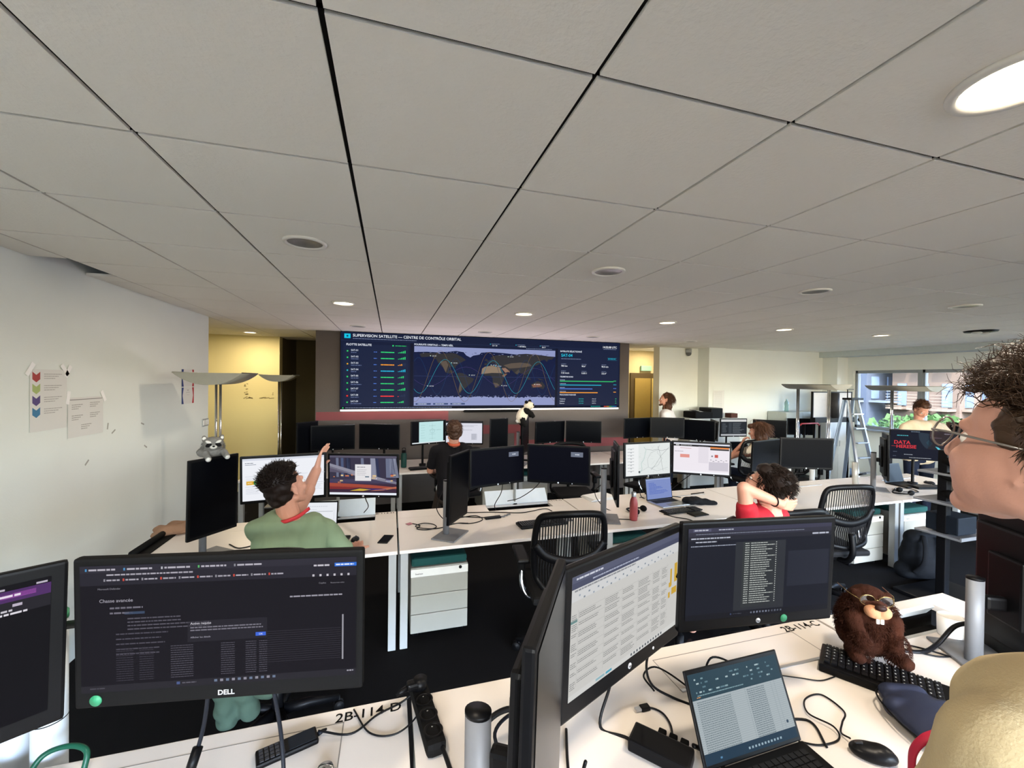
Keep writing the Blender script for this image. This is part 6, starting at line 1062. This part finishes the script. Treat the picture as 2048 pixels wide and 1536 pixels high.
strands('limb_fur', 900, (-.068, -.075, .06), (.045, .045, .075), Matrix.Identity(4), lambda d: d.y < .2, .013, lambda d: Vector((0, -.3, -1)), .0008, FB, bv, .5, 22); strands('limb_fur', 900, (.068, -.075, .06), (.045, .045, .075), Matrix.Identity(4), lambda d: d.y < .2, .013, lambda d: Vector((0, -.3, -1)), .0008, FB, bv, .5, 23)
blob('muzzle', [('e', (-.020, -.072, .213), (.030, .026, .027)), ('e', (.020, -.072, .213), (.030, .026, .027)), ('e', (0, -.070, .198), (.03, .022, .018))], .0035, mat('tan_felt', '#b5815c', .85, bump=.3, bscale=300), bv, 2)
mb = MB(); mb.ell((0, -.092, .240), (.022, .014, .014)); build(mb, 'nose', mat('nose_brown', '#2a1712', .5), bv)
mb = MB(); [mb.box((d, -.088, .180), (.013, .006, .020), .003) for d in (-.008, .008)]; build(mb, 'teeth', mat('felt_white', '#e6dfd6', .7), bv)
g_ = Matrix.Translation((0, .02, .268)) @ Matrix.Rotation(pi, 4, 'Z') @ Matrix.Rotation(-.15, 4, 'X')
mb = MB()
for d in (-1, 1): mb.tube([g_ @ Vector((d*.034+.028*cos(a*pi/10), .085, .024*sin(a*pi/10))) for a in range(21)], .002, 6, False); mb.tube([g_ @ Vector(v) for v in ((d*.062, .085, 0), (d*.085, .04, .0), (d*.088, -.04, -.01))], .0018, 6)
mb.tube([g_ @ Vector(v) for v in ((-.006, .086, .003), (0, .088, .006), (.006, .086, .003))], .002, 6); tag(build(mb, 'eyeglasses', mat('gold_wire', '#8f7a52', .2, .9), None, (1.71, 1.095, Z1+.028), (0, 0, rad(-30))), 'pair of glasses resting on top of the plush beaver', 'glasses')
gl_ = S.objects[-1] if False else None
bv.scale = (.84, .86, .84)
eg = [o for o in S.objects if o.name.startswith('eyeglasses')][0]
for d in (-1, 1): mb = MB(); mb.add([g_ @ Vector((d*.034+.027*cos(2*pi*i/18), .085, .023*sin(2*pi*i/18))) for i in range(18)], [list(range(18))]); build(mb, 'lens', glass_mat('lens_blue', (.6, .75, .8)), eg)
eg.scale = bv.scale
# raccoon lying over the top of the tall monitor
GF = mat('grey_fur', '#77746f', .9, var=.2, scale=40, bump=.7, bscale=350); WF = mat('white_fur', '#d9d6cf', .9, bump=.6, bscale=350); BF = mat('black_fur', '#151414', .9, bump=.6, bscale=350)
zt = 1.444
rc = plush_at('plush_raccoon', 'small grey plush raccoon perched on the tall black monitor at the left', [('e', (0, .0, .075), (.060, .055, .048)), ('e', (-.01, .03, .015), (.085, .055, .045)), ('c', (-.045, -.03, .015), (-.03, -.075, -.02), .022, .019), ('c', (.06, -.02, .015), (.075, -.070, -.012), .022, .019), ('c', (-.045, .01, .105), (-.052, .01, .122), .020, .012), ('c', (.045, .01, .105), (.052, .01, .122), .020, .012)], GF, (-1.185, 3.345, zt+.012), rad(22), .004)
strands('fur', 1500, (0, .01, .05), (.066, .06, .07), Matrix.Identity(4), lambda d: not (d.y < -.5), .010, lambda d: Vector((d.x, .1, -.5)), .0008, GF, rc, .5, 31)
mb = MB(); [mb.ell((d*.026, -.042, .090), (.022, .014, .010), 14, Matrix.Rotation(-d*.5, 3, 'Y')) for d in (-1, 1)]; mb.ell((0, -.050, .058), (.022, .018, .014)); [mb.ell((d*.050, .000, .113), (.011, .010, .012)) for d in (-1, 1)]; mb.ell((-.03, -.080, -.022), .016); mb.ell((.076, -.075, -.014), .016); build(mb, 'white_markings', WF, rc)
mb = MB(); [mb.ell((d*.026, -.047, .072), (.021, .012, .014), 14, Matrix.Rotation(d*.5, 3, 'Y')) for d in (-1, 1)]; build(mb, 'eye_mask', BF, rc); mb = MB(); mb.ell((0, -.067, .064), (.008, .007, .006)); build(mb, 'nose', BLK, rc)
mb = MB(); [mb.ell((d*.024, -.057, .075), .005) for d in (-1, 1)]; build(mb, 'eye', BLK, rc)
# panda on the edge-on far monitor
zt = 1.48
pn = plush_at('plush_panda', 'plush panda clinging to the top of the grey edge-on far monitor', [('e', (0, 0, .02), (.085, .075, .12), Matrix.Rotation(.35, 3, 'Y')), ('e', (.10, -.01, .165), (.078, .068, .062))], mat('cream_fur', '#ddd3bf', .9, bump=.6, bscale=250), (1.86, 5.80, zt-.02), 0, .006)
mb = MB(); mb.ell((.055, -.02, .085), (.062, .07, .055)); mb.tube([(.05, -.06, .09), (.12, -.06, .05), (.16, -.05, .0)], [.04, .036, .03], 12); mb.tube([(.05, .05, .09), (.12, .05, .05), (.16, .04, .0)], [.04, .036, .03], 12); mb.tube([(-.02, -.07, -.02), (.0, -.09, -.08), (.03, -.085, -.13)], [.04, .038, .03], 12); mb.tube([(-.02, .06, -.02), (.0, .08, -.08), (.03, .075, -.13)], [.04, .038, .03], 12); [mb.ell(q, .026) for q in ((.05, -.04, .218), (.125, .03, .228))]; [mb.ell(q, (.016, .012, .018)) for q in ((.150, -.050, .175), (.172, .01, .18))]; mb.ell((.18, -.02, .15), .009); build(mb, 'black_markings', BF, pn)
mb = MB(); mb.ell((-.07, 0, -.06), .028); build(mb, 'tail', WF, pn)
# ---------------------------------------------------------------- outside the windows
mb = MB(); mb.box((60, 5, -9.1), (110, 160, .2)); o = build(mb, 'ground', mat('street_ground', '#3c3b38', .9)); o['kind'] = 'structure'
def building(label, c, d, rz, col, rows, colsn, wm='#3c4654', group=None, sh=None):
    t = thing('apartment_building', label, 'building', (c[0], c[1], -9), rz, group); mb = MB(); mb.box((0, 0, d[2]/2), d); build(mb, 'wall', mat('facade_'+col[1:], col, .9, var=.08, scale=1), t)
    for face in (0, 1):
        L = d[1] if face == 0 else d[0]; mb = MB(); mb2 = MB()
        for i in range(colsn):
            for j in range(rows):
                u = -L/2+L*(i+.5)/colsn; z = d[2]*(j+.6)/rows; w_, h_ = L/colsn*.42, d[2]/rows*.48
                c_ = (-d[0]/2-.03, u, z) if face == 0 else (u, -d[1]/2-.03, z); dd = (.08, w_, h_) if face == 0 else (w_, .08, h_); mb.box(c_, dd)
                c2 = (-d[0]/2-.5, u, z-h_*.62) if face == 0 else (u, -d[1]/2-.5, z-h_*.62); d2 = (1.0, w_*1.8, .12) if face == 0 else (w_*1.8, 1.0, .12); mb2.box(c2, d2)
                for k in range(5): mb2.box((c2[0]-(.48 if face == 0 else 0), c2[1]-(0 if face == 0 else .48), c2[2]+.15+k*.18), (.04, w_*1.8, .05) if face == 0 else (w_*1.8, .04, .05))
        build(mb, 'window_row', mat('dark_pane', wm, .2), t); build(mb2, 'balconies', mat('balcony_'+(sh or 'c9c5be'), '#'+(sh or 'c9c5be'), .8), t)
    mb = MB(); mb.box((0, 0, d[2]+.2), (d[0]+.6, d[1]+.6, .4)); build(mb, 'roof', mat('roof_grey', '#4c4a48', .8), t); return t
building('blue-grey apartment block with balconies behind the trees, left window', (33, 22.0, 0), (7, 4.6, 24), .1, '#23282f', 8, 4, sh='34393e')
building('warm beige apartment block with balconies, beside the window pillar', (34.5, 17.6, 0), (6, 3.2, 26), .1, '#3a2f25', 9, 3, sh='453a2e')
building('large blue-grey apartment block with dark red panels behind the trees', (60, 14, 0), (14, 26, 30), .05, '#22252e', 10, 8, sh='2c1a1e')
rn = random.Random(9); LV = [mat('leaves_%d' % i, c, .9, var=.3, scale=3, spec=.05) for i, c in enumerate(('#24361a', '#33481c', '#455426'))]
def tree(x, y, r, h, lab, k):
    t = thing('leafy_tree', lab, 'tree', (x, y, -9), 0, 'trees outside the windows'); mb = MB(); mb.tube([(0, 0, 0), (.2, .1, h*.4), (0, .3, h*.75)], [.4, .3, .15], 10); build(mb, 'trunk', mat('bark', '#4a3c2e', .9), t)
    mb = MB()
    for i in range(5200):
        d = Vector((rn.gauss(0, 1), rn.gauss(0, 1), rn.gauss(0, 1))).normalized(); q = Vector((d.x*r, d.y*r, d.z*r*.75))*rn.uniform(.75, 1.05)*(1+.22*noise.noise(d*2.5+Vector((k, 0, 0)))); q.z += h*.78
        a = Vector((rn.gauss(0, 1), rn.gauss(0, 1), rn.gauss(0, 1))).normalized(); b = a.cross(Vector((rn.gauss(0, 1), rn.gauss(0, 1), rn.gauss(0, 1)))).normalized(); s = rn.uniform(.09, .2); mb.quad(q-a*s-b*s*.5, q+a*s-b*s*.5, q+a*s+b*s*.5, q-a*s+b*s*.5)
    o = build(mb, 'crown', LV[k % 3], t)
    mb = MB(); mb.ell((0, 0, h*.78), (r*.72, r*.72, r*.5), 18); build(mb, 'inner_foliage', LV[0], t)
for i, (x, y, r, h, lab) in enumerate(((27, 14.5, 3.0, 9.0, 'bright green tree in the right window, left of the standing person'), (29, 10.5, 3.1, 9.1, 'bright green tree right behind the standing person'), (27, 6.5, 3.0, 9.0, 'green tree behind the near curly hair'), (22, 14.3, 1.9, 8.9, 'green tree seen in the left window beside the ladder'), (26.5, 18.2, 1.8, 8.9, 'green tree at the window pillar'))): tree(x, y, r, h, lab, i)
for i, (x, y, lab) in enumerate(((17, 9.2, 'yellow-green bush under the railing in the right window'), (17, 6.4, 'yellow-green bush right of the standing person'), (16.5, 3.8, 'yellow-green bush behind the near head'))):
    t = thing('shrub', lab, 'shrub', (x, y, -3), 0, 'shrubs on the terrace'); mb = MB(); mb.cyl((0, 0, 0), (0, 0, 2.4), .08); build(mb, 'stem', mat('bark'), t); mb = MB()
    for k in range(900):
        d = Vector((rn.gauss(0, 1), rn.gauss(0, 1), rn.gauss(0, 1))).normalized(); q = Vector((d.x*1.1, d.y*1.25, d.z*.5+2.7)); a = Vector((rn.gauss(0, 1), rn.gauss(0, 1), rn.gauss(0, 1))).normalized(); b = a.orthogonal(); s = .1; mb.quad(q-a*s-b*s*.5, q+a*s-b*s*.5, q+a*s+b*s*.5, q-a*s+b*s*.5)
    build(mb, 'foliage', mat('yellow_leaves', '#6a6a26', .9, var=.3, scale=4, spec=.05), t)
mb = MB(); mb.box((18, 7, -3.2), (8, 14, .4)); o = build(mb, 'terrace_slab', mat('terrace_concrete', '#5c5c5a', .8)); tag(o, 'concrete terrace roof outside the right window', 'terrace')
mb = MB(); mb.box((18, 7, -6.2), (7.6, 13.6, 5.6)); tag(build(mb, 'terrace_building', mat('terrace_wall', '#8e8e8a', .8)), 'low building carrying the terrace outside', 'building')
t = thing('terrace_railing', 'white metal railing on the terrace outside the right window', 'railing', (19.5, 7.5, -3)); mb = MB()
for z_ in (2.0, 2.35, 2.7, 3.05): mb.box((0, 0, z_), (.06, 13, .06))
build(mb, 'rail', mat('railing_white', '#8a8c8e', .4), t)
for k in range(14): mb = MB(); mb.box((0, -6.5+k, 1.52), (.06, .06, 3.1)); mb.box((0, -6.25+k, 2.5), (.04, .04, 1.3), 0, Matrix.Rotation(.6, 3, 'X')); build(mb, 'baluster', mat('railing_white'), t)
# anything that carries no tag and stands at top level is part of the room
for o in list(S.objects):
    if o.type in ('LIGHT', 'CAMERA') or o.parent: continue
    if 'label' not in o and 'kind' not in o: print('UNTAGGED', o.name)
